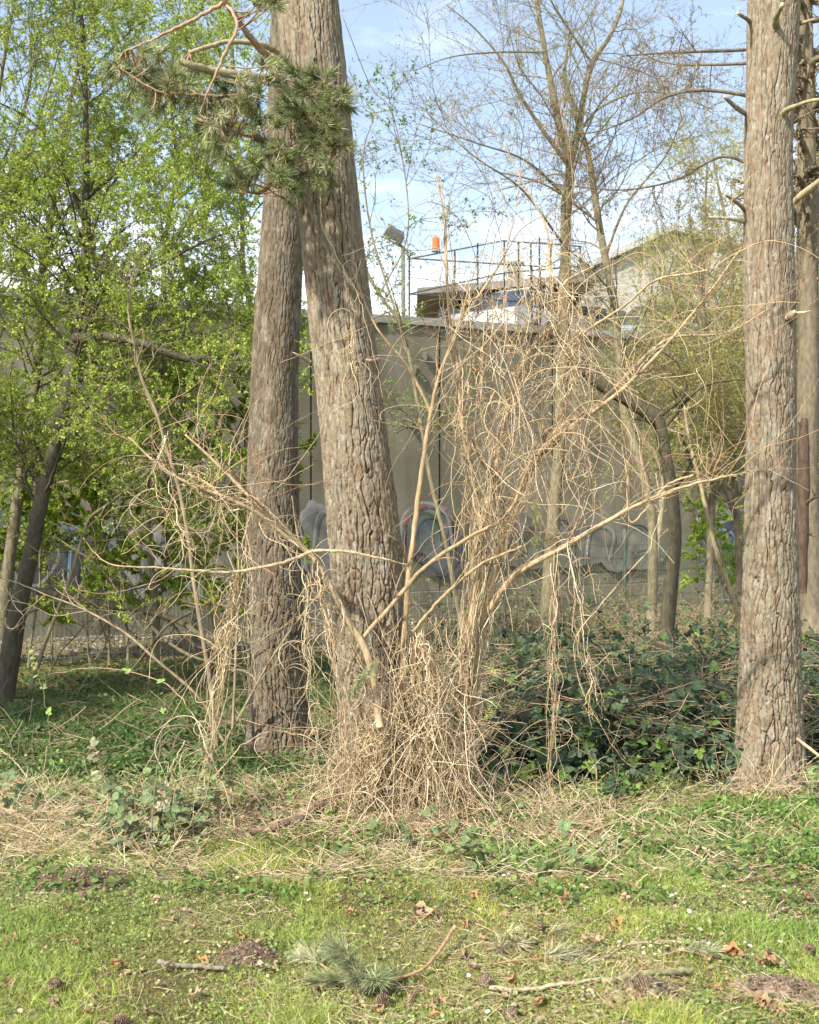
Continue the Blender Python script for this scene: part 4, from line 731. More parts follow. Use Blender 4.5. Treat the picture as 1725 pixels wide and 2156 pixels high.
# ---------------------------------------------------------------- the two vine covered shrubs
TAN = (.42, .32, .19)
S1 = [[(985, 1700, 7.2, .045), (982, 1600, 7.2, .040), (985, 1500, 7.2, .036), (1000, 1400, 7.2, .033), (1015, 1320, 7.2, .031), (1032, 1240, 7.2, .028), (1050, 1160, 7.25, .026), (1085, 1070, 7.3, .023), (1125, 980, 7.3, .017), (1160, 930, 7.2, .014), (1230, 880, 7.1, .0125), (1310, 820, 7.0, .011), (1390, 740, 6.9, .009), (1450, 670, 6.85, .007), (1500, 610, 6.8, .006), (1560, 520, 6.75, .003)],
      [(1020, 1300, 7.2, .020), (1060, 1240, 7.1, .018), (1100, 1200, 7.0, .016), (1200, 1145, 6.9, .0135), (1300, 1085, 6.8, .011), (1400, 1038, 6.75, .009), (1490, 1012, 6.7, .006), (1590, 990, 6.65, .003)],
      [(960, 1700, 7.1, .030), (962, 1600, 7.1, .026), (975, 1480, 7.1, .023), (985, 1380, 7.1, .019), (1000, 1250, 7.1, .017), (1008, 1130, 7.1, .015), (1003, 1040, 7.1, .013), (985, 960, 7.1, .012), (972, 880, 7.1, .011), (965, 780, 7.1, .010), (950, 700, 7.1, .009), (940, 580, 7.1, .008), (936, 460, 7.1, .006), (916, 365, 7.1, .003)],
      [(1005, 1400, 7.3, .02), (1000, 1300, 7.3, .018), (1010, 1150, 7.3, .016), (1030, 1060, 7.3, .014), (1075, 830, 7.35, .0145), (1130, 720, 7.4, .014), (1175, 675, 7.4, .012), (1185, 600, 7.4, .008), (1250, 560, 7.4, .005)],
      [(1130, 960, 7.2, .015), (1180, 900, 7.3, .013), (1260, 850, 7.35, .012), (1360, 750, 7.4, .010), (1420, 710, 7.4, .008), (1530, 700, 7.4, .005), (1620, 650, 7.4, .003)],
      [(1230, 700, 7.0, .009), (1320, 640, 6.9, .007), (1380, 590, 6.8, .006), (1460, 575, 6.7, .005), (1520, 560, 6.7, .003)],
      [(1170, 690, 7.35, .009), (1160, 600, 7.4, .008), (1150, 480, 7.4, .007), (1110, 400, 7.4, .005), (1060, 300, 7.4, .003)],
      [(960, 690, 7.1, .008), (1010, 620, 7.1, .007), (1060, 540, 7.1, .005), (1090, 430, 7.1, .003)],
      [(1460, 1000, 6.75, .007), (1400, 1025, 6.75, .006), (1330, 1100, 6.8, .005), (1320, 1000, 6.8, .004), (1310, 940, 6.8, .002)]]
S2 = [[(845, 1520, 7.0, .016), (848, 1430, 7.0, .016), (852, 1330, 7.0, .0155), (862, 1200, 7.0, .015), (875, 1100, 7.0, .014), (890, 980, 7.0, .013), (908, 870, 7.0, .011), (925, 790, 7.0, .009), (960, 700, 7.0, .007), (990, 600, 7.0, .004)],
      [(908, 870, 7.0, .009), (880, 810, 7.0, .008), (850, 760, 6.95, .007), (800, 700, 6.9, .006), (770, 640, 6.9, .004), (740, 560, 6.9, .0025)],
      [(730, 1420, 6.8, .011), (760, 1350, 6.8, .012), (820, 1280, 6.85, .012), (900, 1190, 6.9, .011), (990, 1130, 6.95, .010), (1070, 1080, 7, .008), (1120, 960, 7, .005)],
      [(870, 1330, 6.85, .009), (930, 1260, 6.85, .009), (1010, 1190, 6.9, .008), (1100, 1150, 6.9, .006)]]
S3 = [[(800, 1530, 6.75, .020), (790, 1440, 6.75, .020), (770, 1370, 6.75, .019), (735, 1310, 6.75, .017), (700, 1240, 6.75, .016), (672, 1190, 6.75, .015), (648, 1162, 6.75, .013), (600, 1115, 6.75, .011), (545, 1065, 6.7, .0105), (500, 1020, 6.7, .009), (440, 960, 6.7, .007), (390, 915, 6.7, .005)],
      [(650, 1165, 6.75, .012), (590, 1120, 6.7, .0115), (540, 1080, 6.65, .011), (470, 1045, 6.6, .010), (400, 1020, 6.6, .009), (330, 975, 6.6, .006), (270, 920, 6.6, .0035)],
      [(660, 1160, 6.7, .011), (610, 1180, 6.65, .010), (550, 1195, 6.6, .009), (470, 1205, 6.6, .008), (400, 1200, 6.55, .0065), (320, 1195, 6.55, .005), (240, 1190, 6.55, .004), (200, 1165, 6.55, .0032), (175, 1132, 6.55, .002)],
      [(655, 1160, 6.7, .009), (720, 1160, 6.65, .008), (800, 1175, 6.65, .006), (860, 1190, 6.7, .003)]]
def shrub(name, mains, seed, label, col, n1=30, n2=90, clip=None):
    rng = np.random.default_rng(seed); g = [guide(m, 40, .0015, rng) for m in mains]; t = thing(name, (g[0][0][0][0], g[0][0][0][1], 0), label, 'shrub')
    P0, R0 = stackL(g)
    for i in range(len(g)):
        m = MB(); R = R0[i]*(1+rng.normal(0, .05, 40)+.05*np.sin(np.arange(40)*1.1+i)); cc = np.array(col)*(1+rng.normal(0, .06, (40, 1)))
        tubes(m, P0[i:i+1], R[None], 10, cc[None]); m.build('stem' if i else 'main_stem', M['wood'], t)
    m = MB(); P1, R1 = grow(P0, R0, n1, rng, (.3, 1), (.25, .8), (20, 60), 14, .13, .02, .4, .35, 0, None, .0024, fall=.3); tubes(m, P1, R1, 5, pick(rng, n1, [col, (.3, .17, .10), (.22, .16, .10)], .12))
    P2, R2 = grow(P1, R1, n2, rng, (.1, 1), (.1, .35), (25, 60), 9, .15, .01, .6, .4, 0, None, .0018); tubes(m, P2, R2, 4, pick(rng, n2, [col, (.3, .17, .10), (.22, .16, .10)], .12), cap=False)
    m.build('twigs', M['wood'], t); return P0, P1
A1, A1b = shrub('vine_covered_shrub', S1, 301, 'large pale bare shrub right of the leaning pine, smothered in dry vines', TAN, 46, 170)
A2, A2b = shrub('bare_shrub', S2, 302, 'upright bare shrub stem rising against the right flank of the leaning pine', (.34, .25, .14), 16, 50)
A3, A3b = shrub('bare_shrub', S3, 303, 'bare shrub with a knotted fork before the pines, long limbs reaching left', (.38, .29, .17), 20, 50)

# ---------------------------------------------------------------- dry vines
VC = [(.58, .46, .28), (.50, .39, .23), (.68, .57, .39), (.36, .25, .14), (.46, .37, .23), (.28, .20, .12)]
def vine_mb(): return MB()
def vadd(mb, P, rng, r=(.0013, .0032), cols=VC, sides=5):
    n = len(P); rr = rng.uniform(*r, n)**1.0; k = P.shape[1]
    tubes(mb, P, rr[:, None]*np.linspace(1.1, .55, k)[None], sides, pick(rng, n, cols, .13), cap=False)
def bundle(mb, g, n, rng, off=.03, r=(.0013, .0032), sub=(.25, 1.0), k=46, tw=3.0, fine=.010):
    "strands that follow a line, winding round it"
    P, R = guide(g, 120); T = nrm(np.gradient(P, axis=0)); Aa, Bb = frame(T); out = []
    for _ in range(n):
        l = rng.uniform(*sub); s = rng.uniform(0, 1-l) if l < 1 else 0; t = np.linspace(s, s+l, k); x = t*119; i = np.clip(x.astype(int), 0, 118); f = (x-i)[:, None]
        c = P[i]*(1-f)+P[i+1]*f; Rc = R[i]; ph = rng.uniform(0, 6.28); w_ = rng.normal(0, tw)*2; q = ph+w_*t+.9*np.sin(t*rng.uniform(8, 20)+ph)
        o = (Rc+off*abs(rng.normal(.45, .5))*(.4+.6*np.sin(t*rng.uniform(4, 14)+ph)**2))[:, None]
        wob = np.cumsum(rng.normal(0, fine*.5, (k, 3)), 0); wob -= np.linspace(0, 1, k)[:, None]*wob[-1]
        out.append(c+o*(np.cos(q)[:, None]*Aa[i]+np.sin(q)[:, None]*Bb[i])+wob*.8)
    vadd(mb, np.array(out), rng, r)
def fromline(P0, n, rng, tr, L_, grav, curl, wob=.05, k=30, up=0., gend=None, off=.01):
    curl = curl+.06
    pi = rng.integers(0, len(P0), n); p, T = at(P0[pi], rng.uniform(*tr, n)); d = rdir(rng, n)+np.array([0, 0, up])
    return walk(p+rng.normal(0, off, p.shape), d, rng.uniform(*L_, n), k, rng, wob, grav, curl, gend, .92)
def settle(P):     # keep strands above the ground
    P[..., 2] = np.maximum(P[..., 2], gz(P[..., 0], P[..., 1])+.004); return P
rg = np.random.default_rng(404)
# 1 mass wound round the big shrub and its crown
m = MB()
for g, n, o in [(S1[0][:8], 34, .04), (S1[2][:8], 46, .04), (S1[0][5:11], 20, .06), (S1[0][9:], 3, .03), (S1[1], 4, .03), (S1[3], 13, .05), (S1[4], 2, .03), (S1[2][7:], 9, .04), (S1[2][4:10], 12, .05)]:
    bundle(m, g, n, rg, o)
c = [(1050, 640, 90, 110), (1010, 760, 70, 60), (1100, 780, 80, 60), (1170, 620, 50, 50), (1190, 700, 50, 40), (1060, 900, 70, 60), (1130, 930, 70, 60), (1040, 1010, 50, 50), (980, 660, 45, 40), (1060, 560, 60, 30), (1150, 1000, 60, 30), (1240, 840, 70, 34), (1030, 1100, 50, 40), (1230, 640, 50, 26), (1330, 780, 50, 16)]
for cx, cy, r, n in c:
    n = int(n*(.68 if cy < 800 else .5))
    a = rg.uniform(0, 6.28, n); q = r*np.sqrt(rg.random(n)); p = np.array([V(cx+q[i]*math.cos(a[i]), cy+q[i]*math.sin(a[i])*1.2, 7.1+rg.normal(0, .13)) for i in range(n)])
    h_ = n//4; vadd(m, walk(p[:h_], rdir(rg, h_)*np.array([1, .6, 1.4]), rg.uniform(.25, .8, h_), 40, rg, .05, -.03, .13, sm=.9), rg, (.0011, .0024)); h2 = n-h_
    vadd(m, walk(p[h_:], rdir(rg, h2)*np.array([.5, .4, 1.8]), rg.uniform(.3, 1.3, h2), 36, rg, .08, -.04, .045, sm=.85), rg, (.0011, .0026))
tag(m.build('vine_mass', M['vine']), 'mass of dry straw coloured vines wound round the big shrub and through its crown', 'dried vines', kind='stuff')
# 2 heap at the foot
m = MB(); n = 1750
u = rg.random(n); px = np.where(u < .66, rg.normal(815, 62, n), rg.normal(925, 48, n)); py = rg.normal(1712, 22, n); b = np.array([G(px[i], py[i]) for i in range(n)])
cx0, cy0 = V(855, 1700, 7.15)[0], 7.12
prof = np.exp(-((b[:, 0]-cx0)/.27)**2); b[:, 2] += prof*rg.random(n)**1.3*.80; b[:, 1] = b[:, 1]*.55+(cy0-.14)*.45+rg.normal(0, .09, n)
d = rdir(rg, n)*np.array([.55, .35, .5]); d[:, 2] += np.where(rg.random(n) < .6, -1.0, .9); h_ = n*7//10
vadd(m, settle(walk(b[:h_], d[:h_], rg.uniform(.2, .75, h_), 24, rg, .055, -.02, .045, sm=.88)), rg, (.0010, .0025))
d2 = rdir(rg, n-h_)*np.array([1, .6, .6]); vadd(m, settle(walk(b[h_:], d2, rg.uniform(.2, .7, n-h_), 24, rg, .06, -.05, .09, sm=.9)), rg, (.0010, .0024))
n = 220; px = rg.normal(900, 40, n); b = np.array([V(px[i], 1620-330*rg.random()**1.6, 7.0+rg.normal(0, .07)) for i in range(n)])
vadd(m, settle(walk(b, np.tile([0, 0, -1.], (n, 1))+rg.normal(0, .3, (n, 3)), rg.uniform(.25, .9, n), 30, rg, .07, -.03, .05, sm=.88)), rg, (.0012, .0028))
for g, n, o in [([(885, 1330, 6.95, .01), (880, 1450, 6.95, .012), (890, 1560, 6.95, .02), (900, 1700, 6.9, .03)], 80, .05), ([(880, 1320, 6.85, .01), (905, 1400, 6.85, .01), (915, 1470, 6.85, .008), (905, 1450, 6.85, .01)], 24, .02),
                ([(845, 1480, 7.0, .015), (845, 1600, 6.95, .02), (850, 1710, 6.9, .03)], 60, .05), ([(800, 1500, 6.8, .02), (780, 1600, 6.8, .03), (760, 1710, 6.8, .04)], 60, .08), ([(990, 1440, 7.15, .04), (980, 1600, 7.15, .05), (975, 1710, 7.15, .05)], 60, .04)]:
    bundle(m, g, n, rg, o)
tag(m.build('vine_heap', M['vine']), 'dense heap of dry vine strands around the foot of the leaning pine and the shrub', 'dried vines', kind='stuff')
# 3 hanging skeins, each one thing
def skein(g, n, o, label, extra=0, r=(.0013, .0030), ex=(.2, .5), name='hanging_vine'):
    rr = np.random.default_rng(int(sum(q[0] for q in g))); m = MB(); bundle(m, g, n, rr, o, r, (.5, 1.), tw=2.5)
    P, _ = guide(g, 30)
    if extra: vadd(m, settle(fromline(P[None], extra, rr, (.0, 1), ex, -.08, .06)), rr, (.001, .0022))
    t = m.build(name, M['vine'], None, loc=P[0]); tag(t, label, 'vine', 'hanging dry vines'); return t
skein([(1172, 1152, 6.88, .004), (1168, 1280, 6.88, .004), (1164, 1380, 6.88, .005), (1163, 1480, 6.88, .005), (1158, 1600, 6.88, .008), (1163, 1712, 6.9, .010)], 11, .020, 'long twisted skein of dry vine hanging from the low limb straight down to the grass', 12)
skein([(1202, 1138, 6.88, .004), (1212, 1260, 6.85, .006), (1222, 1350, 6.85, .006), (1245, 1430, 6.85, .005), (1272, 1520, 6.85, .003)], 8, .024, 'skein of dry vine hanging from the low limb, its free end above the brambles', 14)
skein([(1240, 1385, 6.8, .003), (1248, 1430, 6.8, .003), (1238, 1480, 6.8, .003), (1256, 1520, 6.8, .002)], 3, .012, 'short curled end of vine hanging beside the longer free skein', 0)
skein([(500, 1205, 6.62, .004), (486, 1290, 6.65, .005), (470, 1400, 6.7, .005), (445, 1560, 6.75, .005), (430, 1640, 6.8, .006)], 22, .06, 'loose curtain of vine strands hanging from the left limb before the slim sapling', 60, ex=(.3, .8))
skein([(650, 1170, 6.7, .006), (648, 1260, 6.72, .005), (645, 1360, 6.75, .005), (652, 1450, 6.8, .004), (660, 1560, 6.85, .004)], 7, .030, 'thin skein of vine hanging from the knotted fork before the straight darker pine', 34)
skein([(668, 1175, 6.7, .006), (690, 1280, 6.65, .005), (708, 1400, 6.65, .005), (730, 1560, 6.7, .006), (735, 1700, 6.75, .006)], 13, .06, 'skein of vine hanging in the gap between the two pines', 22)
skein([(525, 1060, 6.66, .004), (520, 1140, 6.66, .004), (515, 1240, 6.66, .004), (520, 1380, 6.7, .004), (560, 1560, 6.8, .004)], 5, .035, 'few vine strands hanging along the left edge of the straight darker pine', 18)
skein([(1200, 780, 7.0, .004), (1215, 900, 7.0, .005), (1235, 1000, 7.0, .004), (1250, 1080, 7.0, .003)], 5, .05, 'loose vine strands hanging from the big diagonal limb above the arched trunk', 26, ex=(.3, .7))
skein([(1215, 640, 7.0, .004), (1225, 700, 7.0, .005), (1215, 760, 7.0, .004), (1235, 830, 7.0, .003)], 10, .07, 'curly vine cluster hanging high on the big diagonal limb', 36, ex=(.2, .5))
skein([(1385, 980, 6.8, .0), (1380, 1130, 6.8, .0), (1210, 1350, 6.8, 0), (1290, 1560, 6.8, 0), (1380, 1660, 7.0, 0)], 2, .012, 'single long thin vine trailing down in a bow in front of the brambles', 0)
skein([(1180, 180, 7.0, .003), (1205, 400, 7.0, .003), (1200, 560, 7.0, .003), (1190, 760, 7.05, .003), (1165, 900, 7.1, .003)], 3, .012, 'thin straight vine running up through the gap beside the forked bare tree', 0)
skein([(725, 560, 6.78, .002), (745, 680, 6.75, .002), (735, 760, 6.75, .002), (760, 800, 6.75, .002)], 4, .05, 'small spray of vine tendrils clinging to the leaning pine halfway up', 16, r=(.0012, .002))
skein([(668, 385, 6.8, .002), (690, 480, 6.8, .002), (760, 640, 6.75, .002), (800, 820, 6.75, .002), (825, 960, 6.75, .002), (840, 1090, 6.75, .002)], 1, .004, 'single pale vine crossing the leaning pine from its needles to the right edge', 0, r=(.002, .003))
skein([(390, 980, 6.62, .006), (440, 1035, 6.62, .008), (500, 1055, 6.66, .008), (560, 1085, 6.7, .006), (640, 1160, 6.74, .006)], 16, .05, 'curly vine strands wound along the left limb before the straight darker pine', 60, ex=(.15, .5))
skein([(350, 900, 6.9, .003), (330, 1000, 6.7, .003), (360, 1100, 6.65, .003), (430, 1190, 6.62, .003)], 3, .06, 'loose vine tendrils at the far end of the left limb', 30, ex=(.25, .6))
skein([(1460, 760, 6.9, .003), (1470, 840, 6.9, .003), (1430, 960, 6.85, .003), (1380, 1000, 6.8, .003)], 1, .01, 'single vine drawing a wide loop between the diagonal limb and the stubbed pine', 4)
# thin curving whips off the limbs to the right and left
for Pm, n, lb in [(A1[[0, 1, 4, 5]], 90, 'long thin curved whips at the right end of the diagonal limbs'), (A3[[0, 1]], 30, 'thin curled whips at the left end of the left limbs')]:
    m = MB(); vadd(m, fromline(Pm, n, rg, (.5, 1), (.25, .9), .012, -.02, .07, up=.5), rg, (.0012, .0024), [(.42, .28, .16), (.34, .2, .12), (.5, .38, .22)]); tag(m.build('vine_whips', M['vine']), lb, 'dried vines', kind='stuff')

# needle sprigs caught in the shrubs
def sprig(pts, n, label, ln=.06, seed=1, tint=None):
    rr = np.random.default_rng(seed); P, R = guide(pts, 16, .003, rr); t = thing('pine_sprig', P[0], label, 'pine sprig', 'pine sprigs caught in the shrubs'); m = MB(); tubes(m, P[None], np.linspace(.003, .0015, 16)[None], 6, (.25, .17, .10)); m.build('twig', M['wood'], t)
    p, T = at(np.repeat(P[None], n, 0), rr.uniform(.1, 1, n)); m = MB(); tufts(m, p, T+np.array([0, 0, -.4]), rr, 60, ln, .0010, tint); m.build('needles', M['needle'], t)
sprig([(795, 1390, 6.7), (765, 1425, 6.65), (735, 1470, 6.65)], 9, 'green pine sprig caught low against the leaning pine', seed=2)
sprig([(1130, 1050, 6.95), (1128, 1090, 6.95), (1133, 1150, 6.95)], 6, 'small yellowish pine sprig caught in the vines right of the big shrub', .05, 3, [(.24, .25, .10), (.18, .22, .08)])
sprig([(1165, 1260, 8.0), (1155, 1320, 8.0), (1150, 1370, 8.0)], 7, 'dull green pine sprig hanging behind the long skein', seed=4)
sprig([(1090, 1290, 8.2), (1085, 1340, 8.2), (1100, 1400, 8.2)], 8, 'dull green pine sprig hanging low behind the big shrub', seed=5)
sprig([(1740, 1600, 7.4), (1715, 1640, 7.4), (1700, 1670, 7.4)], 8, 'green pine sprig cut by the right edge beside the stubbed pine foot', seed=6)

# ---------------------------------------------------------------- brambles
BV = []
def ovate(nv=9, serr=.03):
    x = np.linspace(0, 1, nv); w_ = .36*np.sin(math.pi*x**.8)**.8; w_[0] = 0; w_[-1] = 0; w_ = w_+serr*(np.arange(nv) % 2)*(w_ > 0)
    v = [(x[i], 0, -.10*x[i]**2) for i in range(nv)]+[(x[i], w_[i], .09*(w_[i] > 0)-.12*x[i]**2) for i in range(nv)]+[(x[i], -w_[i], .09*(w_[i] > 0)-.12*x[i]**2) for i in range(nv)]
    f = [(i, i+1, nv+i+1, nv+i) for i in range(nv-1)]+[(i+1, i, 2*nv+i, 2*nv+i+1) for i in range(nv-1)]
    return np.array(v), [np.array(f)]
OV, OF = ovate()
BCOL = [(.055, .095, .045), (.08, .125, .06), (.045, .075, .038), (.11, .145, .085), (.065, .10, .055)]
def trifol(mb, p, d, rng, size, cols, up=1.0, var=.2, wts=None):
    "three leaflets at each point"
    n = len(p); nn = nrm(rng.normal(0, .5, (n, 3))+np.array([0, -.35, up])); d = nrm(d-(d*nn).sum(1, keepdims=True)*nn); b = np.cross(nn, d)
    c = pick(rng, n, cols, var, wts); s = rng.uniform(.6, 1.2, n)*size
    for a, k in ((0, 1.0), (1.25, .8), (-1.25, .8)):
        dd = math.cos(a)*d+math.sin(a)*b+nn*rng.normal(0, .15, (n, 1)); o = p+(d*.25*s[:, None] if a == 0 else 0)
        inst(mb, OV, OF, o, dd, nn+rng.normal(0, .15, (n, 3)), s*k, c*(1+rng.normal(0, .08, (n, 1))))
def bramble(name, pts, seed, label, cat, ncane, height, nleaf, size, cols=BCOL, L_=(.6, 1.8), kind=None, top=None, wts=None, cc=None, cr=(.0022, .0042), lz=.55):
    rng = np.random.default_rng(seed); pts = np.array(pts); i = rng.integers(0, len(pts), ncane); b = pts[i]+np.column_stack([rng.normal(0, .12, (ncane, 2)), np.zeros(ncane)])
    d = np.column_stack([rng.normal(0, .8, ncane), rng.normal(-.1, .6, ncane), np.abs(rng.normal(.9, .3, ncane))]); P = walk(b, d, rng.uniform(*L_, ncane), 22, rng, .09, .0, .02, -.30*height)
    P = settle(P); m = MB(); tubes(m, P, rng.uniform(*cr, ncane)[:, None]*np.linspace(1, .5, 22), 4, pick(rng, ncane, cc or [(.26, .19, .11), (.38, .28, .17), (.16, .18, .07), (.48, .38, .24)], .15), cap=False)
    li = rng.integers(0, ncane, nleaf); p, T = at(P[li], rng.uniform(.1, 1, nleaf)); lf = MB(); q = rdir(rng, nleaf); p = p+q*.03+np.array([0, 0, .02])
    p[:, 2] = np.maximum(p[:, 2], gz(p[:, 0], p[:, 1])+.02)
    trifol(lf, p, nrm(q+T*.5), rng, size, cols, .9, wts=wts)
    if kind:
        o = m; nb = m.n
        for v, c in zip(lf.v, lf.c): o.v.append(v); o.c.append(c)
        for f in lf.f: o.f.append(f+nb)
        o.m += [np.full(len(f), 1) for f in lf.f]; o.n += lf.n
        return tag(o.build(name, [M['wood'], M['bleaf']]), label, cat, kind=kind)
    t = thing(name, pts[0], label, cat); m.build('canes', M['wood'], t); lf.build('leaves', M['bleaf'], t); return t
rg = np.random.default_rng(55)
def gpatch(n, x, y):
    out = []
    while len(out) < n:
        px, py = rg.uniform(*x), rg.uniform(*y); out.append(G(px, py))
    return out
Yu = rg.uniform(7.9, 13.5, 900); pts = []
for Y in Yu:
    px = rg.uniform(1010, 1900); x = (px-CX)/F0*Y
    if px < 1100 and Y < 8.4: continue
    if px > 1500 and Y < 8.5: continue
    pts.append((x, Y, float(gz(x, Y))))
mix = BCOL+[(.16, .23, .05), (.10, .17, .04)]; wt = [.2, .2, .18, .14, .14, .06, .08]
bramble('bramble_thicket', pts, 61, 'dark green bramble thicket with dry canes filling the ground between the shrub and the stubbed pine', 'brambles', 2300, .55, 27000, .058, cols=mix, wts=wt, kind='stuff', L_=(.3, .85))
pts = [(x, Y, float(gz(x, Y))) for x, Y in zip(rg.uniform(-1, 5.5, 500), rg.uniform(12.5, 21, 500)) if x > .03*Y]
bramble('undergrowth', pts, 62, 'pale dry stems and small leaves of undergrowth in front of the wall', 'undergrowth', 1300, .45, 3600, .045, cols=[(.16, .22, .06), (.09, .14, .05), (.2, .2, .1)], kind='stuff', cc=[(.40, .31, .19), (.30, .22, .14)], L_=(.4, 1.1))
bramble('bramble_bush', gpatch(14, (20, 420), (1705, 1800)), 63, 'sprawling bramble with grey green leaves on the left front edge of the lawn', 'bramble', 40, .7, 230, .050, cols=[(.14, .19, .08), (.19, .24, .11), (.12, .16, .07), (.22, .20, .11)], L_=(.2, .65))
bramble('bramble_bush', gpatch(5, (400, 470), (1745, 1790)), 64, 'low bramble sprig with large grey leaves left of the fallen log', 'bramble', 7, .5, 14, .075, cols=[(.14, .19, .08), (.19, .25, .10)], L_=(.15, .4))
bramble('bramble_bush', gpatch(5, (1050, 1110), (1770, 1830)), 65, 'small bramble sprig with grey green leaves in the lawn right of the vine heap', 'bramble', 6, .5, 18, .07, cols=[(.14, .19, .08), (.19, .25, .10)], L_=(.2, .45))
bramble('bramble_bush', gpatch(6, (1010, 1060), (1640, 1700)), 66, 'bramble shoot with fresh yellow green leaves at the right foot of the vine covered shrub', 'bramble', 9, .3, 34, .05, cols=[(.34, .42, .09), (.16, .26, .08), (.10, .17, .09)], L_=(.25, .7))
bramble('bramble_bush', gpatch(5, (820, 950), (1750, 1790)), 67, 'low bramble leaves poking out in front of the vine heap', 'bramble', 8, .5, 22, .05, cols=[(.14, .19, .08), (.19, .25, .10)], L_=(.1, .3))
bramble('bramble_bush', gpatch(5, (1640, 1660), (1650, 1670)), 69, 'little green leafy sprout at the foot of the stubbed pine', 'bramble', 8, .5, 26, .045, cols=[(.16, .26, .10), (.2, .3, .1)], L_=(.1, .25))
# long arching canes in front left
for k, (g, lb) in enumerate([([(390, 1560, 7.2), (350, 1640, 7.0), (330, 1720, 6.8)], 'short withered bramble cane with pale torn leaves, right one of the two at left'),
        ([(235, 1690, 6.9), (215, 1620, 6.9), (195, 1570, 6.9)], 'short withered bramble cane with pale torn leaves, left one of the two at left'),
        ([(310, 1800, 6.1), (330, 1640, 6.3), (345, 1500, 6.5), (350, 1470, 6.6)], 'thin dark upright cane standing in the straw at left'),
        ([(360, 1790, 6.2), (430, 1690, 6.3), (445, 1600, 6.5), (470, 1500, 6.8)], 'thin slanting cane leaning right at the left of the fallen log'),
        ([(500, 1760, 6.4), (470, 1650, 6.6), (430, 1560, 6.8), (390, 1480, 7.2), (330, 1430, 7.6), (200, 1405, 8.2), (100, 1420, 8.8)], 'long arching cane bending over the shaded left lawn'),
        ([(60, 1640, 7.6), (20, 1590, 7.7), (-30, 1570, 7.8)], 'short bent cane at the left picture edge'),
        ([(110, 1620, 8.3), (100, 1500, 8.4), (75, 1400, 8.5), (60, 1360, 8.6)], 'thin dark leafy shoot standing on the shaded left lawn'),
        ([(450, 1640, 7.0), (520, 1560, 7.0), (600, 1540, 7.0), (680, 1580, 6.9), (700, 1700, 6.9)], 'arching cane bowing across the foot of the straight darker pine')]):
    rr = np.random.default_rng(700+k); P, R = guide(g, 30, .004, rr); t = thing('bramble_cane', P[0], lb, 'bramble cane', 'loose bramble canes'); m = MB(); tubes(m, P[None], np.linspace(.0042, .0022, 30)[None], 6, [(.42, .32, .2), (.42, .32, .2), (.14, .12, .08), (.2, .15, .1), (.36, .25, .16), (.45, .35, .22), (.13, .14, .07), (.48, .35, .22)][k]); m.build('cane', M['wood'], t)
    n = [5, 6, 2, 5, 9, 3, 10, 1][k]; p, T = at(np.repeat(P[None], n, 0), rr.uniform(.3, 1, n)); m = MB(); trifol(m, p, T+rdir(rr, n)*.6, rr, .06 if k < 2 else .035, [(.36, .33, .22), (.42, .34, .24)] if k < 2 else [(.22, .33, .08), (.3, .36, .12)]); m.build('leaves', M['bleaf'], t)

# ---------------------------------------------------------------- lawn and ground cover
def scatter(n, y0, y1, rng, marg=1.15, pw=2.0):
    "points on the ground, denser nearer"
    u = rng.random(n); a, b = y0**(1-pw), y1**(1-pw); Y = (a+(b-a)*u)**(1/(1-pw)) if pw != 1 else y0*(y1/y0)**u
    x = rng.uniform(-1, 1, n)*(.32*marg)*Y+0; return x, Y
def sideof(x, Y): return CX+x/Y*F0, HY+CZ/Y*F0     # helper: reference column and row of a ground point
def straw_f(x, Y):
    px, py = sideof(x, Y); base = np.clip(1.15-np.abs(py-1735)/95, 0, 1)*(.80-.72*np.clip((px-1020)/300, 0, 1)); return np.clip(base+(fbm(x*1.6, Y*1.6, 21, 4)-.5)*2.2*(1-.55*np.clip((px-1020)/300, 0, 1)), 0, 1)
rg = np.random.default_rng(909)
# grass blades
GB = np.array([[0, -.5, 0], [0, .5, 0], [.5, -.42, .10], [.5, .42, .10], [1, 0, .42]]); GBF = [np.array([[0, 1, 3, 2]]), np.array([[2, 3, 4]])]
def blades(n, y0, y1, hgt, wd, cols, keep, label, seed, pw=2.0, tuft=False, lean=.75, name='grass'):
    r = np.random.default_rng(seed); x, Y = scatter(n, y0, y1, r, pw=pw); k = keep(x, Y) > r.random(n); x, Y = x[k], Y[k]; n = len(x)
    clump = fbm(x*2.6, Y*2.6, 31, 3); s = np.clip((clump-.42)*5, 0, 1); h = r.uniform(*hgt, n)*(.7+1.3*s*s)
    d = np.column_stack([r.normal(0, lean, n), r.normal(0, lean, n), np.ones(n)*.75]); nn = r.normal(size=(n, 3))
    c = pick(r, n, cols, .18); c = c*(1+(fbm(x*.9, Y*.9, 41, 3)-.5)[:, None]*np.array([.9, .35, .3])); dry = r.random(n) < .12*(1-s); c[dry] = pick(r, int(dry.sum()), [(.44, .37, .20), (.36, .28, .15)], .15)
    m = MB(); inst(m, GB, GBF, np.column_stack([x, Y, gz(x, Y)-.004]), d, nn, np.stack([h, r.uniform(*wd, n), h], 1), c); return tag(m.build(name, M['grass']), label, 'grass', kind='stuff')
GC = [(.33, .44, .08), (.41, .50, .12), (.25, .35, .065), (.50, .50, .19)]
def bare(x, Y):
    q = np.ones_like(x)
    for a, b, r, h in MOUNDS: q *= 1-np.exp(-(((x-a)/r)**2+((Y-b)/r)**2)*1.2)
    return q*np.clip((fbm(x*2.2+3, Y*2.2, 51, 4)-.30)*6, .5, 1)
blades(330000, 3.6, 7.9, (.014, .036), (.0016, .0032), GC, lambda x, Y: bare(x, Y)*(1-.75*straw_f(x, Y)), 'short spring grass of the sunlit front lawn', 1)
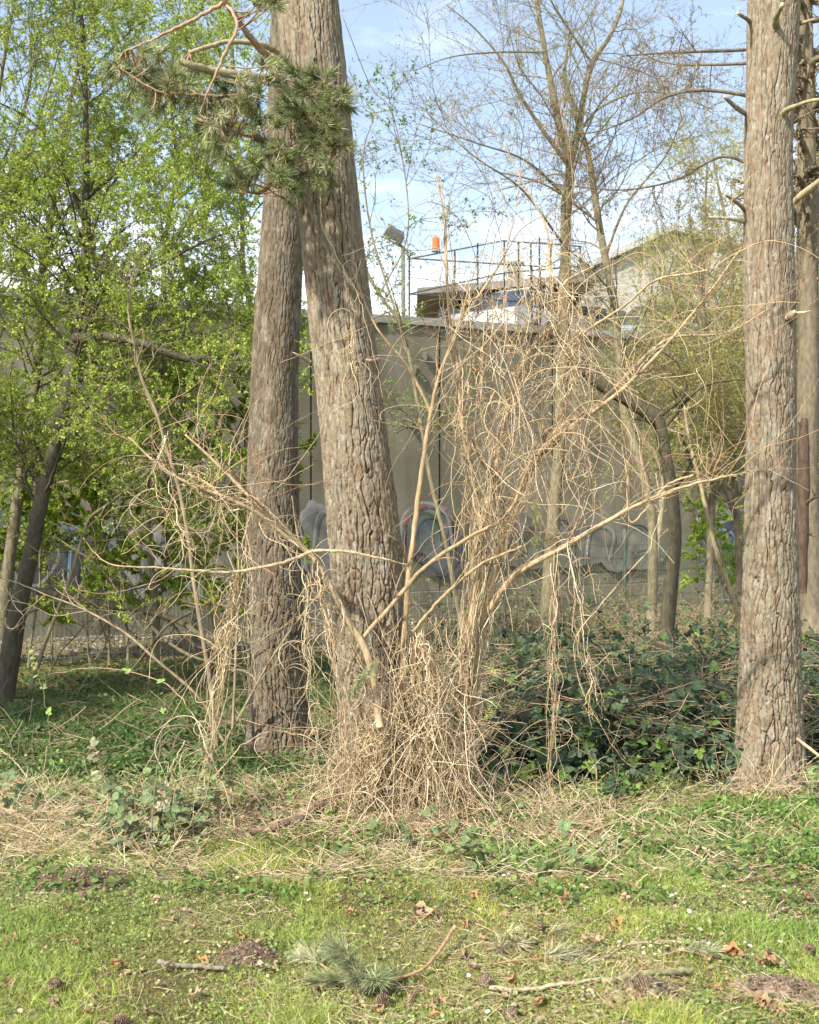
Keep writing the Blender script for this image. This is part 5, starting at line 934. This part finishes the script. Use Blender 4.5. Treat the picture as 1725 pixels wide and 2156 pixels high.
blades(60000, 7.2, 14.5, (.03, .08), (.003, .007), [(.10, .18, .04), (.14, .22, .06)], lambda x, Y: (x < .0*Y)*np.clip((Y-7.8)*1.2, .1, .9), 'low grass of the shaded left lawn behind the pines', 2, pw=2.0)
# small broad leaves: clover, ground ivy and the like
RV = np.array([[0, 0, 0], [.35, .42, .05], [.85, .36, .0], [1, 0, -.06], [.85, -.36, 0], [.35, -.42, .05], [.5, 0, -.06]]); RF = [np.array([[0, 6, 2, 1], [0, 5, 4, 6]]), np.array([[6, 3, 2], [6, 4, 3]])]
def cover(n, y0, y1, size, cols, keep, label, seed, pw=2.0, hmax=.03, name='ground_cover', clus=1, mat='leaf', up=.8):
    r = np.random.default_rng(seed); x, Y = scatter(n, y0, y1, r, pw=pw); k = keep(x, Y) > r.random(n); x, Y = x[k], Y[k]
    x = np.repeat(x, clus)+r.normal(0, size*.7, len(x)*clus); Y = np.repeat(Y, clus)+r.normal(0, size*.7, len(Y)*clus); n = len(x)
    d = rdir(r, n); d[:, 2] = r.normal(.1, .35, n); nn = r.normal(0, .5, (n, 3))+np.array([0, -.25, up]); c = pick(r, n, cols, .2)*(1+(fbm(x*1.1, Y*1.1, 44, 3)-.5)[:, None]*.7)
    m = MB(); inst(m, RV, RF, np.column_stack([x, Y, gz(x, Y)+r.uniform(.0, hmax, n)*(.4+fbm(x*4, Y*4, 61, 2))]), d, nn, r.uniform(size*.5, size*1.2, n), c); return tag(m.build(name, M[mat]), label, 'ground plants', kind='stuff')
CC_ = [(.24, .33, .09), (.31, .40, .12), (.18, .26, .08), (.38, .40, .17)]
cover(72000, 3.6, 8.2, .013, CC_, lambda x, Y: bare(x, Y)*np.clip((fbm(x*1.7+9, Y*1.7, 71, 4)-.36)*5, .25, 1)*(1-.35*straw_f(x, Y)), 'small round leaved weeds and clover carpeting the front lawn', 3)
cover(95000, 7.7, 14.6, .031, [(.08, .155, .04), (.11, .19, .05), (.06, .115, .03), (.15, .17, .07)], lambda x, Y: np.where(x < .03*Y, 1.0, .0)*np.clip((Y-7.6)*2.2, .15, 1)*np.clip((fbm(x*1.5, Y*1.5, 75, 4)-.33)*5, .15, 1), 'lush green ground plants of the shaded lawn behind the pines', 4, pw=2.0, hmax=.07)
cover(60000, 5.9, 8.6, .026, [(.18, .29, .07), (.24, .35, .09), (.13, .22, .06)], lambda x, Y: np.clip(fbm(x*3, Y*3, 72, 3)*3-.9, .1, 1)*np.where(x > .05*Y, 1, np.clip((Y-6.8)*1.5, 0, .5)), 'bright green leafy plants along the edge of the thicket', 5, pw=1.5, hmax=.07)
cover(9000, 5.3, 7.2, .03, [(.15, .25, .06), (.20, .29, .08)], lambda x, Y: np.clip((fbm(x*4, Y*4, 73, 3)-.5)*7, 0, 1), 'patches of nettle seedlings among the straw', 6, pw=1.5, hmax=.05)
cover(5200, 5.0, 6.6, .013, [(.16, .06, .11), (.22, .08, .16), (.12, .07, .07)], lambda x, Y: np.clip((fbm(x*2.5, Y*2.5, 74, 3)-.52)*9, 0, 1)*(x > -.3), 'purple dead nettle flowers dotting the lawn', 7, pw=1.5, hmax=.06, name='purple_flowers')
# litter: straw, needles, leaf bits
def strawbed(n, y0, y1, keep, label, seed, L_=(.04, .22), r_=(.0009, .0020), cols=None, lift=.02, pw=2., curl=.04, name='dry_straw'):
    r = np.random.default_rng(seed); x, Y = scatter(n, y0, y1, r, pw=pw); k = keep(x, Y) > r.random(n); x, Y = x[k], Y[k]; n = len(x)
    p = np.column_stack([x, Y, gz(x, Y)+r.random(n)*lift]); d = rdir(r, n); d[:, 2] = r.normal(.12, .2, n); P = walk(p, d, r.uniform(*L_, n), 7, r, .10, -.03, curl); g = gz(P[..., 0], P[..., 1])+.002; P[..., 2] = np.maximum(P[..., 2], g)
    m = MB(); tubes(m, P, np.repeat(r.uniform(*r_, n)[:, None], 7, 1), 3, pick(r, n, cols or [(.56, .46, .28), (.48, .37, .22), (.66, .57, .38), (.34, .24, .14)], .15), cap=False); return tag(m.build(name, M['straw']), label, 'dry straw', kind='stuff')
strawbed(42000, 5.7, 7.95, lambda x, Y: np.clip(straw_f(x, Y)*1.3, .05, 1), 'dry straw and broken vine bits covering the strip before the pines', 11)
strawbed(15000, 3.6, 6.4, lambda x, Y: np.clip((fbm(x*2.0+7, Y*2.0, 81, 4)-.40)*4, .12, 1), 'short dry needles and grass stalks scattered through the front lawn', 12, (.02, .09), (.0006, .0012))
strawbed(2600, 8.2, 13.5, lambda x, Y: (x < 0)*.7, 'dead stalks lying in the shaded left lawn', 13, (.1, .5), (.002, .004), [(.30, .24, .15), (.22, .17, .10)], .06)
strawbed(9000, 8, 16, lambda x, Y: (x > .02*Y)*.9, 'dry canes and stalks tangled through the thicket', 14, (.15, .6), (.0018, .0036), [(.42, .33, .2), (.34, .24, .15), (.28, .2, .12)], .45)
r = np.random.default_rng(15); n = 700; px = r.normal(1620, 60, n); b = np.array([G(px[i], r.normal(1668, 8)) for i in range(n)]); b[:, 2] += r.random(n)*.09
m = MB(); vadd(m, settle(walk(b, rdir(r, n)*np.array([1, .6, .8]), r.uniform(.06, .35, n), 14, r, .16, -.05, .05)), r, (.0009, .002)); tag(m.build('dry_grass', M['straw']), 'matted dry grass around the foot of the stubbed pine', 'dry grass', kind='stuff')
r = np.random.default_rng(16); n = 500; px = r.normal(1180, 90, n); b = np.array([G(px[i], r.normal(1722, 16)) for i in range(n)]); b[:, 2] += r.random(n)*.05
m = MB(); vadd(m, settle(walk(b, rdir(r, n)*np.array([1, .6, .6]), r.uniform(.1, .5, n), 14, r, .14, -.05, .05)), r, (.001, .0024)); tag(m.build('dry_grass', M['straw']), 'fallen vine bits spread on the ground below the long hanging skein', 'dry grass', kind='stuff')
# crumbs of soil and bark
r = np.random.default_rng(17); n = 14000; x, Y = scatter(n, 3.6, 8, r); k = (1.05-bare(x, Y)) > r.random(n); x, Y = x[k], Y[k]; n = len(x)
tv = np.array([[1, 0, 0], [0, 1, 0], [-1, 0, 0], [0, -1, 0], [0, 0, .8], [0, 0, -.5]]); tf = [np.array([[0, 1, 4], [1, 2, 4], [2, 3, 4], [3, 0, 4], [1, 0, 5], [2, 1, 5], [3, 2, 5], [0, 3, 5]])]
ex = [(a+r.normal(0, rr_*.6, 420), b+r.normal(0, rr_*.55, 420)) for a, b, rr_, h in MOUNDS]; x = np.concatenate([x]+[e[0] for e in ex]); Y = np.concatenate([Y]+[e[1] for e in ex]); n = len(x); zc = gz(x, Y)+.002
for a, b, rr_, h in MOUNDS: zc = zc+.020*np.clip(1-((x-a)/(rr_*1.7))**2-((Y-b)/(rr_*1.3))**2, 0, 1)**.7
m = MB(); q = r.uniform(.003, .011, n); inst(m, tv, tf, np.column_stack([x, Y, zc]), rdir(r, n), rdir(r, n), np.stack([q, q*.7, q*.6], 1), pick(r, n, [(.13, .09, .065), (.18, .13, .09), (.24, .17, .11), (.09, .07, .05)], .2)); tag(m.build('soil_crumbs', M['plain'], smooth=False), 'crumbs of soil and bark between the grass', 'soil', kind='stuff')

r = np.random.default_rng(18); n = 4500; x, Y = scatter(n, 3.6, 8.2, r); k = np.clip((fbm(x*2.4+1, Y*2.4, 83, 4)-.42)*5, .15, 1) > r.random(n); x, Y = x[k], Y[k]; n = len(x)
m = MB(); nn = r.normal(0, .45, (n, 3))+np.array([0, 0, 1]); inst(m, RV, RF, np.column_stack([x, Y, gz(x, Y)+r.random(n)*.018]), rdir(r, n)*np.array([1, 1, .25]), nn, r.uniform(.006, .028, n)[:, None]*np.array([1, 1, 2.5]), pick(r, n, [(.42, .33, .20), (.36, .25, .15), (.48, .38, .26), (.26, .17, .11)], .15)); tag(m.build('leaf_litter', M['dead']), 'fragments of dry brown leaves strewn through the lawn', 'leaf litter', kind='stuff')
# molehills
for (a, b, rr_, h), lb in zip(MOUNDS, ['dark molehill at the left under the bramble', 'large pale brown molehill at the lower right with a stick across it', 'low flat molehill right of the large one', 'small dark molehill beside the weathered grey stick']):
    m = MB(); n = 46; xs = np.linspace(-1, 1, n); X, Z = np.meshgrid(xs, xs); R_ = np.hypot(X, Z); wx, wy = a+X*rr_*1.7, b+Z*rr_*1.3
    hh = gz(wx, wy)+np.where(R_ < 1, np.clip(1-R_**2, 0, 1)**.7, 0)*.020+(fbm(wx*34, wy*34, 90, 5)-.5)*.05*np.clip(1.1-R_, 0, 1)-np.clip(R_-.8, 0, 1)*.05
    I = np.arange(n*n).reshape(n, n); c = (.12, .085, .055) if a < .3 else (.25, .185, .12)
    m.add(np.stack([wx, wy, hh], -1).reshape(-1, 3), np.stack([I[:-1, :-1], I[:-1, 1:], I[1:, 1:], I[1:, :-1]], -1).reshape(-1, 4), c)
    tag(m.build('molehill', M['soil'], loc=(a, b, 0)), lb, 'molehill')

# fallen sticks and logs
def stick(pts, r0, r1, col, label, seed, twigs=0, name='fallen_stick', cat='stick', lift=0., endc=(.62, .50, .34), sides=10):
    rr = np.random.default_rng(seed); g = np.array([G(p[0], p[1], r0*1.0+.011+lift+(p[2] if len(p) > 2 else 0)) for p in pts]); P = spline(g, 22); P[1:-1] += rr.normal(0, .0022, (20, 3)); R = 1.05*np.linspace(r0, r1, 22)*(1+rr.normal(0, .07, 22))
    m = MB(); endc = tuple(min(.6, q*1.25) for q in col); c = np.array([col]*22)*.8*(1+rr.normal(0, .18, (22, 1))); c[0] = endc; c[-1] = endc; tubes(m, P[None], R[None], sides, c[None])
    if twigs: q, w_ = grow(P[None], R[None], twigs, rr, (.1, .9), (.05, .16), (25, 60), 6, .1, 0, .5, .5, rmin=.0015); tubes(m, settle(q), w_, 5, col)
    o = m.build(name, M['wood'], loc=P[0]); tag(o, label, cat); return o
ST = [([(1030, 2087), (1110, 2090), (1200, 2090), (1330, 2082)], .0085, .005, (.46, .36, .23), 'long straight pale stick lying level in the lower right lawn', 1, 0),
      ([(1268, 2096), (1340, 2088), (1460, 2070)], .0125, .010, (.27, .25, .13), 'thick mossy grey green stick beside the large molehill', 0, 0),
      ([(335, 2027), (370, 2034), (420, 2040), (472, 2046)], .009, .008, (.22, .19, .14), 'weathered grey stick at lower left of the lawn', 1, 0),
      ([(1270, 2035), (1340, 2002), (1450, 2000), (1475, 1998)], .004, .006, (.50, .40, .25), 'bent pale stick among brown leaves in the middle right lawn', 2, 0),
      ([(1598, 1938), (1630, 1922), (1662, 1908)], .007, .006, (.40, .32, .20), 'forked stick at the right side of the lawn', 0, 0),
      ([(1610, 1935), (1650, 1932), (1690, 1925)], .005, .004, (.40, .33, .21), 'thin stick crossing the forked one at the right', 0, 0),
      ([(1310, 2140), (1370, 2118), (1460, 2098), (1545, 2090)], .0035, .002, (.28, .17, .11), 'thin reddish brown stick lying across the large molehill', 1, 0),
      ([(1490, 2128), (1560, 2120), (1650, 2112), (1700, 2108)], .005, .003, (.30, .22, .14), 'thin stick at the bottom right edge', 1, 0),
      ([(1330, 1722, .02), (1337, 1735, .012), (1345, 1752), (1420, 1770), (1495, 1792)], .007, .011, (.50, .37, .23), 'pale bent branch with an upturned end right of the vine heap', 2, 0),
      ([(520, 1768), (600, 1752), (680, 1730), (760, 1712)], .020, .026, (.30, .21, .14), 'thick brown log half buried in straw left of the vine heap', 0, 0),
      ([(380, 1690), (480, 1700), (560, 1680), (645, 1662)], .010, .006, (.44, .33, .20), 'long pale branch lying in the straw left of the pines', 2, 0),
      ([(510, 1745), (545, 1715), (690, 1672)], .010, .007, (.42, .31, .19), 'short slanting branch leaning on the straw before the left limbs', 0, .03),
      ([(880, 1735), (1000, 1720), (1060, 1742), (1110, 1762)], .008, .004, (.47, .36, .22), 'curved pale branch lying on the right skirt of the vine heap', 3, .03),
      ([(1170, 1852), (1210, 1846), (1240, 1835)], .006, .005, (.36, .23, .15), 'short knobbly reddish stick in the middle of the lawn', 1, 0),
      ([(1048, 1912), (1100, 1912), (1150, 1900), (1170, 1888)], .003, .003, (.36, .28, .18), 'thin curved twig in the grass below the small bramble sprig', 0, 0),
      ([(54, 1597), (100, 1582), (169, 1575)], .009, .006, (.38, .27, .17), 'brown branch lying on the shaded left lawn', 1, 0),
      ([(1250, 1702), (1310, 1692), (1370, 1688)], .006, .003, (.46, .36, .22), 'thin pale twig lying at the edge of the bramble thicket', 2, .02),
      ([(1380, 1760), (1450, 1775), (1560, 1785)], .004, .002, (.44, .35, .22), 'fine twig beside the pale bent branch at right', 2, 0),
      ([(300, 1852), (340, 1849), (365, 1845)], .004, .003, (.55, .45, .28), 'short straw coloured stick right of the dark molehill', 0, 0),
      ([(860, 2112), (880, 2075), (905, 2090), (915, 2125)], .004, .003, (.38, .24, .15), 'small forked reddish twig in front of the fallen pine branch', 1, 0),
      ([(940, 2112), (1020, 2110), (1080, 2095)], .003, .002, (.36, .26, .16), 'thin twig left below the long straight pale stick', 1, 0),
      ([(505, 1920), (560, 1905), (590, 1925)], .003, .002, (.50, .42, .28), 'fine pale twig left of the small dark molehill', 0, 0)]
for i, s_ in enumerate(ST): stick(s_[0], s_[1], s_[2], s_[3], s_[4], 800+i, s_[5], lift=s_[6])
# fallen pine branches
def fallen(pts, label, seed, n, ln, r0=.007, cols=None, tw=5, den=110, name='fallen_pine_branch'):
    rr = np.random.default_rng(seed); g = np.array([G(p[0], p[1], p[2]) for p in pts]); P = spline(g, 26); t = thing(name, P[0], label, 'pine branch'); R = np.linspace(r0, r0*.45, 26)
    m = MB(); tubes(m, P[None], R[None], 9, (.42, .25, .14)); q, w_ = grow(P[None], R[None], tw, rr, (.3, .9), (.12, .28), (20, 50), 9, .08, 0, .5, .5, rmin=.002); q = settle(q); tubes(m, q, w_, 6, (.36, .22, .13)); m.build('stem', M['wood'], t)
    QQ = np.concatenate([np.array([spline(P[8:], 9)]), q]); ii = rr.integers(0, len(QQ), n); p, T = at(QQ[ii], rr.uniform(.25, 1, n)); p[:, 2] += .012
    D = T+rr.normal(0, .35, (n, 3)); D[:, 2] = np.abs(D[:, 2])*.25+.02; m = MB(); tufts(m, p, D, rr, den, ln, .0012, cols, .95)
    for v in m.v: v[:, 2] = np.maximum(v[:, 2], gz(v[:, 0], v[:, 1])+.002)
    m.build('needles', M['needle'], t)
PG = [(.30, .33, .17), (.38, .40, .22), (.24, .27, .13)]
fallen([(958, 1990, .06), (920, 2030, .04), (880, 2058, .03), (800, 2072, .03), (740, 2068, .03), (690, 2050, .03), (655, 2020, .02)], 'fallen green pine branch with bushy needles lying in the front lawn', 31, 30, .085, cols=PG, tw=8, den=110)
fallen([(1000, 1950, .01), (1040, 1975, .02), (1080, 2000, .02), (1110, 2015, .01)], 'pale drying pine sprig right of the fallen green branch', 32, 8, .08, .003, [(.36, .36, .20), (.42, .38, .24)], 2, 60, 'fallen_pine_sprig')
fallen([(1020, 2040, .01), (1090, 2035, .02), (1180, 2030, .02), (1250, 2035, .01)], 'flat drying pine sprig above the long straight pale stick', 33, 10, .08, .003, [(.30, .32, .16), (.38, .36, .22)], 3, 60, 'fallen_pine_sprig')
fallen([(1390, 2030, .01), (1440, 2022, .02), (1510, 2025, .01)], 'faded pine sprig in the lawn above the mossy stick', 34, 6, .07, .003, [(.32, .33, .18)], 2, 50, 'fallen_pine_sprig')

# dead leaves, cones, daisies, litter
def lobed(rr, n=26):
    an = np.linspace(0, 2*math.pi, n, endpoint=False); q = .5+.16*np.cos(an*5+rr.uniform(0, 6))*rr.uniform(.4, 1)+.05*rr.normal(size=n)*.6+.10*np.cos(an)
    v = [(0, 0, .02)]+[(q[i]*math.cos(an[i])*.5, q[i]*math.sin(an[i])*.42, 0) for i in range(n)]+[(q[i]*math.cos(an[i]), q[i]*math.sin(an[i])*.8, 0) for i in range(n)]; v = np.array(v)
    k = rr.uniform(.5, 1.6); v[:, 2] += k*v[:, 1]**2*1.1+rr.uniform(-.6, 1.0)*v[:, 0]**2+.08*np.sin(v[:, 0]*9+rr.uniform(0, 6))
    f4 = [(1+i, 1+(i+1) % n, 1+n+(i+1) % n, 1+n+i) for i in range(n)]; f3 = [(0, 1+i, 1+(i+1) % n) for i in range(n)]; return v, f4, f3
rr = np.random.default_rng(66); leafm = []
for k in range(6):
    v, f4, f3 = lobed(rr); m = MB(); c = [(.42, .25, .13), (.50, .34, .20), (.33, .19, .11), (.55, .42, .28), (.46, .24, .10), (.38, .27, .18)][k]
    m.add(v, np.array(f4), np.array(c)*(1+rr.normal(0, .12, (len(v), 1)))); m.add(np.zeros((0, 3)), np.array(f3)-len(v)); o = m.build('dead_leaf', M['dead']); COL.objects.unlink(o); leafm.append(o)
def put(src, p, rot, s, label, cat, group):
    o = src.copy(); COL.objects.link(o); o.location = tuple(float(q) for q in p); o.rotation_euler = rot; o.scale = (s, s, s); return tag(o, label, cat, group)
LM = [(170, 1862, 'dark molehill'), (1385, 2118, 'large pale molehill'), (1650, 2092, 'low flat molehill'), (800, 2050, 'fallen green pine branch'), (400, 2037, 'weathered grey stick'), (1180, 2088, 'long straight pale stick'), (1360, 2085, 'thick mossy stick'), (1370, 2000, 'bent pale stick'), (1630, 1922, 'forked stick'), (1430, 1770, 'pale branch with the upturned end'), (640, 1745, 'half buried log'), (870, 1760, 'front of the vine heap'), (1080, 1800, 'small bramble sprig'), (430, 1765, 'low bramble sprig'), (1165, 1712, 'foot of the long skein'), (1210, 1846, 'knobbly reddish stick'), (1545, 2022, 'pointed orange leaf'), (1090, 1985, 'pale drying pine sprig'), (250, 2035, 'rusty leaf'), (1620, 1670, 'foot of the stubbed pine'), (560, 1905, 'fine pale twig'), (220, 1770, 'sprawling left bramble')]
USED = {}
def where(px, py, what):
    "words that single out one small thing by its neighbour"
    ds = sorted(((px-a)**2+((py-b)*2)**2, a, b, n) for a, b, n in LM)
    for dist in (('close ', ''), ('some way ', ''), ('a little farther ', '')):
        for _, a, b, n in ds[:4]:
            dx, dy = px-a, (py-b)*2; w1 = ('right of' if dx > 0 else 'left of') if abs(dx) > abs(dy) else ('in front of' if dy > 0 else 'behind')
            t = f'{what} {dist[0]}{w1} the {n}'
            if t not in USED: USED[t] = 1; return t
    return t
named = [(1292, 1960, 4, .07, 'big upright orange brown leaf right of the middle of the lawn', 0), (1545, 2022, 4, .075, 'pointed orange leaf standing in the grass at lower right', 1), (1250, 2000, 1, .085, 'pale curled leaf beside the bent pale stick', 0), (1080, 1855, 3, .07, 'pale crumpled leaf in the lawn below the vine heap', 0), (1630, 2032, 0, .06, 'orange brown leaf near the right edge among the pebbles', 0),
         (790, 2050, 0, .05, 'small brown leaf caught under the fallen pine branch', 0), (1310, 1900, 1, .05, 'tan leaf in the middle right of the lawn', 0), (250, 2035, 4, .06, 'rusty leaf at the lower left', 0), (880, 1935, 1, .085, 'large pale brown leaf in the middle of the lawn', 0), (560, 2045, 3, .08, 'large faded leaf beside the weathered grey stick', 0), (1190, 1905, 2, .06, 'dark brown leaf left of the tan one', 0), (1690, 1835, 1, .07, 'pale leaf at the right edge of the lawn', 0)]
for px, py, k, s_, lb, up in named: put(leafm[k], G(px, py, .022), (rr.uniform(-.4, .4)+(1.1 if up else .25), rr.uniform(-.4, .4), rr.uniform(0, 6.28)), s_, lb, 'dead leaf', 'dead leaves on the lawn')
for i in range(95):
    px, py = rr.uniform(20, 1710), rr.uniform(1780, 2150) if i < 80 else rr.uniform(1700, 1790); kk = rr.integers(6); put(leafm[kk], G(px, py, .016), (rr.uniform(-.6, .6), rr.uniform(-.5, .5), rr.uniform(0, 6.28)), rr.uniform(.025, .06), where(px, py, ['brown', 'pale tan', 'dark brown', 'bleached', 'orange brown', 'dull brown'][kk]+' curled leaf'), 'dead leaf', 'small dead leaves on the lawn')
# pine cone
def cone_mesh():
    m = MB(); n = 90; i = np.arange(n); t = (i+.5)/n; an = i*2.39996; r_ = .018*np.sin(math.pi*np.clip(t*.85+.12, 0, 1))**.8; z = t*.05
    d = np.column_stack([np.cos(an), np.sin(an), .35*np.ones(n)]); p = np.column_stack([np.cos(an)*r_*.55, np.sin(an)*r_*.55, z]); tv = np.array([[0, -.3, 0], [0, .3, 0], [1, .5, .12], [1.15, 0, .22], [1, -.5, .12], [.9, 0, -.15]])
    inst(m, tv, [np.array([[0, 1, 2, 4]]), np.array([[4, 2, 3], [0, 4, 5], [1, 5, 2], [5, 4, 3], [5, 3, 2], [0, 5, 1]])], p, d, np.tile([0, 0, 1.], (n, 1)), .006+r_*.65, pick(np.random.default_rng(1), n, [(.20, .135, .085), (.16, .11, .07), (.27, .20, .13)], .15))
    tubes(m, np.array([[(0, 0, 0), (0, 0, .048)]]), np.array([[.008, .003]]), 8, (.16, .10, .07)); o = m.build('pine_cone', M['plain']); COL.objects.unlink(o); return o
cone = cone_mesh()
cn_ = [(122, 2106, 'cone lying at the lower left bottom edge'), (793, 2146-40, 'cone right under the fallen pine branch'), (268, 2140, 'cone at the bottom edge left of the middle'), (1035, 2085-8, 'cone at the end of the long straight pale stick'), (116, 2072, 'cone at left beside the rusty leaf'), (1370, 2128, 'cone resting on the large molehill'), (1640, 2138, 'weathered cone in the bottom right corner'), (1610, 1962+40, 'cone near the pointed orange leaf'), (1135, 1975-12, 'small cone behind the pale drying pine sprig'), (797, 2085, 'cone at the left end of the forked reddish twig'), (180, 1910, 'cone in the grass right below the dark molehill'), (1700, 1990, 'cone by the right edge'), (480, 1855-8, 'small cone in the lawn left of the middle'), (1085, 2135, 'cone at the bottom edge right of the middle')]
for px, py, lb in cn_: put(cone, G(px, py, .016), (1.4+rr.uniform(-.2, .2), rr.uniform(-.3, .3), rr.uniform(0, 6.28)), rr.uniform(.7, 1.05), 'open brown '+lb, 'pine cone', 'pine cones on the lawn')
# daisies
def daisy_mesh(k):
    r = np.random.default_rng(k); m = MB(); n = 18; an = np.arange(n)/n*6.283; d = np.column_stack([np.cos(an), np.sin(an), np.full(n, .15+.35*k)]); tv = np.array([[0, -.25, 0], [0, .25, 0], [.7, .30, .02], [1, 0, 0], [.7, -.30, .02]])
    h = .028; inst(m, tv, [np.array([[0, 1, 2, 4]]), np.array([[4, 2, 3]])], np.tile([0, 0, h], (n, 1)), d, np.tile([0, 0, 1.], (n, 1)), np.stack([np.full(n, .0105), np.full(n, .006), np.full(n, .01)], 1), (.80, .79, .75))
    tubes(m, np.array([[(0, 0, h-.001), (0, 0, h+.0025), (0, 0, h+.0032)]]), np.array([[.0038, .0034, .0015]]), 10, (.65, .45, .03)); tubes(m, np.array([[(0, 0, -.004), (.002, 0, h*.5), (0, 0, h)]]), np.full((1, 3), .0008), 5, (.18, .26, .07)); o = m.build('daisy', M['plain']); COL.objects.unlink(o); return o
da = [daisy_mesh(k) for k in range(3)]
dsp = [(1420, 1892), (1425, 1902), (1417, 1897), (1430, 1890), (1568, 1906), (1414, 1860), (1380, 1842), (1462, 1868), (1365, 2020), (1372, 2014), (1380, 2025), (1388, 2012), (1310, 2003), (1180, 1867), (1065, 1862), (1020, 1812), (1250, 1838), (1150, 1870), (565, 1858), (425, 1852), (400, 1862), (500, 1870), (640, 1900), (560, 1890), (655, 1905), (870, 1990), (700, 1880), (1690, 1865), (1640, 1980), (1650, 1875), (1495, 2010), (1560, 1985), (1580, 2000), (1350, 1975), (1030, 2132), (980, 2068), (770, 2125), (460, 2005), (330, 2078), (1700, 1800), (1680, 1792), (1230, 1930), (1140, 1935), (950, 2025), (230, 1965), (80, 1900), (610, 1960), (1450, 1930), (1520, 1880), (1600, 1850)]
for px, py in dsp: put(da[rr.integers(3)], G(px+rr.uniform(-4, 4), py+rr.uniform(-3, 3), .004), (rr.uniform(-.1, .7), rr.uniform(-.4, .4), rr.uniform(0, 6.28)), rr.uniform(.7, 1.05), where(px, py, 'white daisy'), 'daisy', 'daisies in the lawn')
# little stones on the right and the scrap of white litter
def stone(px, py, s_, lb, col):
    r = np.random.default_rng(int(px)); m = MB(); a, b = 12, 9; th = np.linspace(0, 2*math.pi, a, endpoint=False); ph = np.linspace(.01, math.pi-.01, b); T_, P_ = np.meshgrid(th, ph); q = 1+.22*(fbm(np.cos(T_)*1.5+5, np.sin(T_)*1.5+P_*2, int(px) % 50, 3)-.5)*2
    v = np.stack([np.cos(T_)*np.sin(P_)*s_*q, np.sin(T_)*np.sin(P_)*s_*.8*q, np.cos(P_)*s_*.6*q], -1); I = np.arange(a*b).reshape(b, a); J = np.roll(I, -1, 1); g = G(px, py, s_*.35); m.add(v.reshape(-1, 3)+g, np.stack([I[1:], J[1:], J[:-1], I[:-1]], -1).reshape(-1, 4), col); tag(m.build('stone', M['plain'], loc=g), lb, 'stone')
stone(1650, 2020, .020, 'grey brown stone near the right edge', (.30, .25, .19)); stone(420, 1795-20, .020, 'small grey stone under the low bramble sprig', (.30, .28, .22)); stone(512, 1792, .022, 'rounded grey stone at the left of the fallen log', (.33, .31, .25)); stone(1690, 2050, .016, 'little tan stone in the lower right', (.36, .29, .2))
def litter():
    r = np.random.default_rng(4); g = G(674, 1602, .0); n = 20; xs = np.linspace(-1, 1, n); X, Z = np.meshgrid(xs, xs); wx = X*.055*(1+.3*np.sin(Z*3)); wy = Z*.05; h = .03+.045*(fbm(X*1.4+3, Z*1.4, 2, 4))*(1.1-np.hypot(X, Z)*.7)-.02
    I = np.arange(n*n).reshape(n, n); m = MB(); m.add(np.stack([wx+g[0], wy+g[1], h+g[2]], -1).reshape(-1, 3), np.stack([I[:-1, :-1], I[:-1, 1:], I[1:, 1:], I[1:, :-1]], -1).reshape(-1, 4), (.78, .80, .84)); tag(m.build('plastic_litter', M['plain'], loc=g), 'crumpled white plastic scrap on the ground between the two pines', 'litter')
litter()

# the neighbouring tree left of the view whose crown shades the left lawn
def shade_tree():
    rng = np.random.default_rng(5); t = thing('broadleaf_tree', (-7.5, 6.7, 0), 'large tree just outside the left of the view, shading the lawn behind the pines', 'tree'); P = spline([(-7.5, 6.7, -.1), (-7.4, 6.7, 2.5), (-7.6, 6.8, 4.5), (-7.5, 6.9, 6.6)], 20)[None]; R = np.linspace(.22, .06, 20)[None]
    m = MB(); tubes(m, P, R, 14, (.14, .11, .08)); m.build('trunk', M['wood'], t); m = MB(); P1, R1 = grow(P, R, 40, rng, (.45, 1), (1.2, 2.4), (40, 80), 12, .08, .02, .5); tubes(m, P1, R1, 6, (.14, .11, .08)); P2, R2 = grow(P1, R1, 300, rng, (.1, 1), (.5, 1.3), (30, 60), 8, .12, 0, .5); tubes(m, P2, R2, 4, (.14, .11, .08)); m.build('branches', M['wood'], t)
    lf = MB(); leaves(lf, P2, 5600, rng, .16, SPR, clus=3, simple=True); lf.build('foliage', M['leaf'], t)
shade_tree()
for o in bpy.data.objects:
    if '_o' in o: del o['_o']
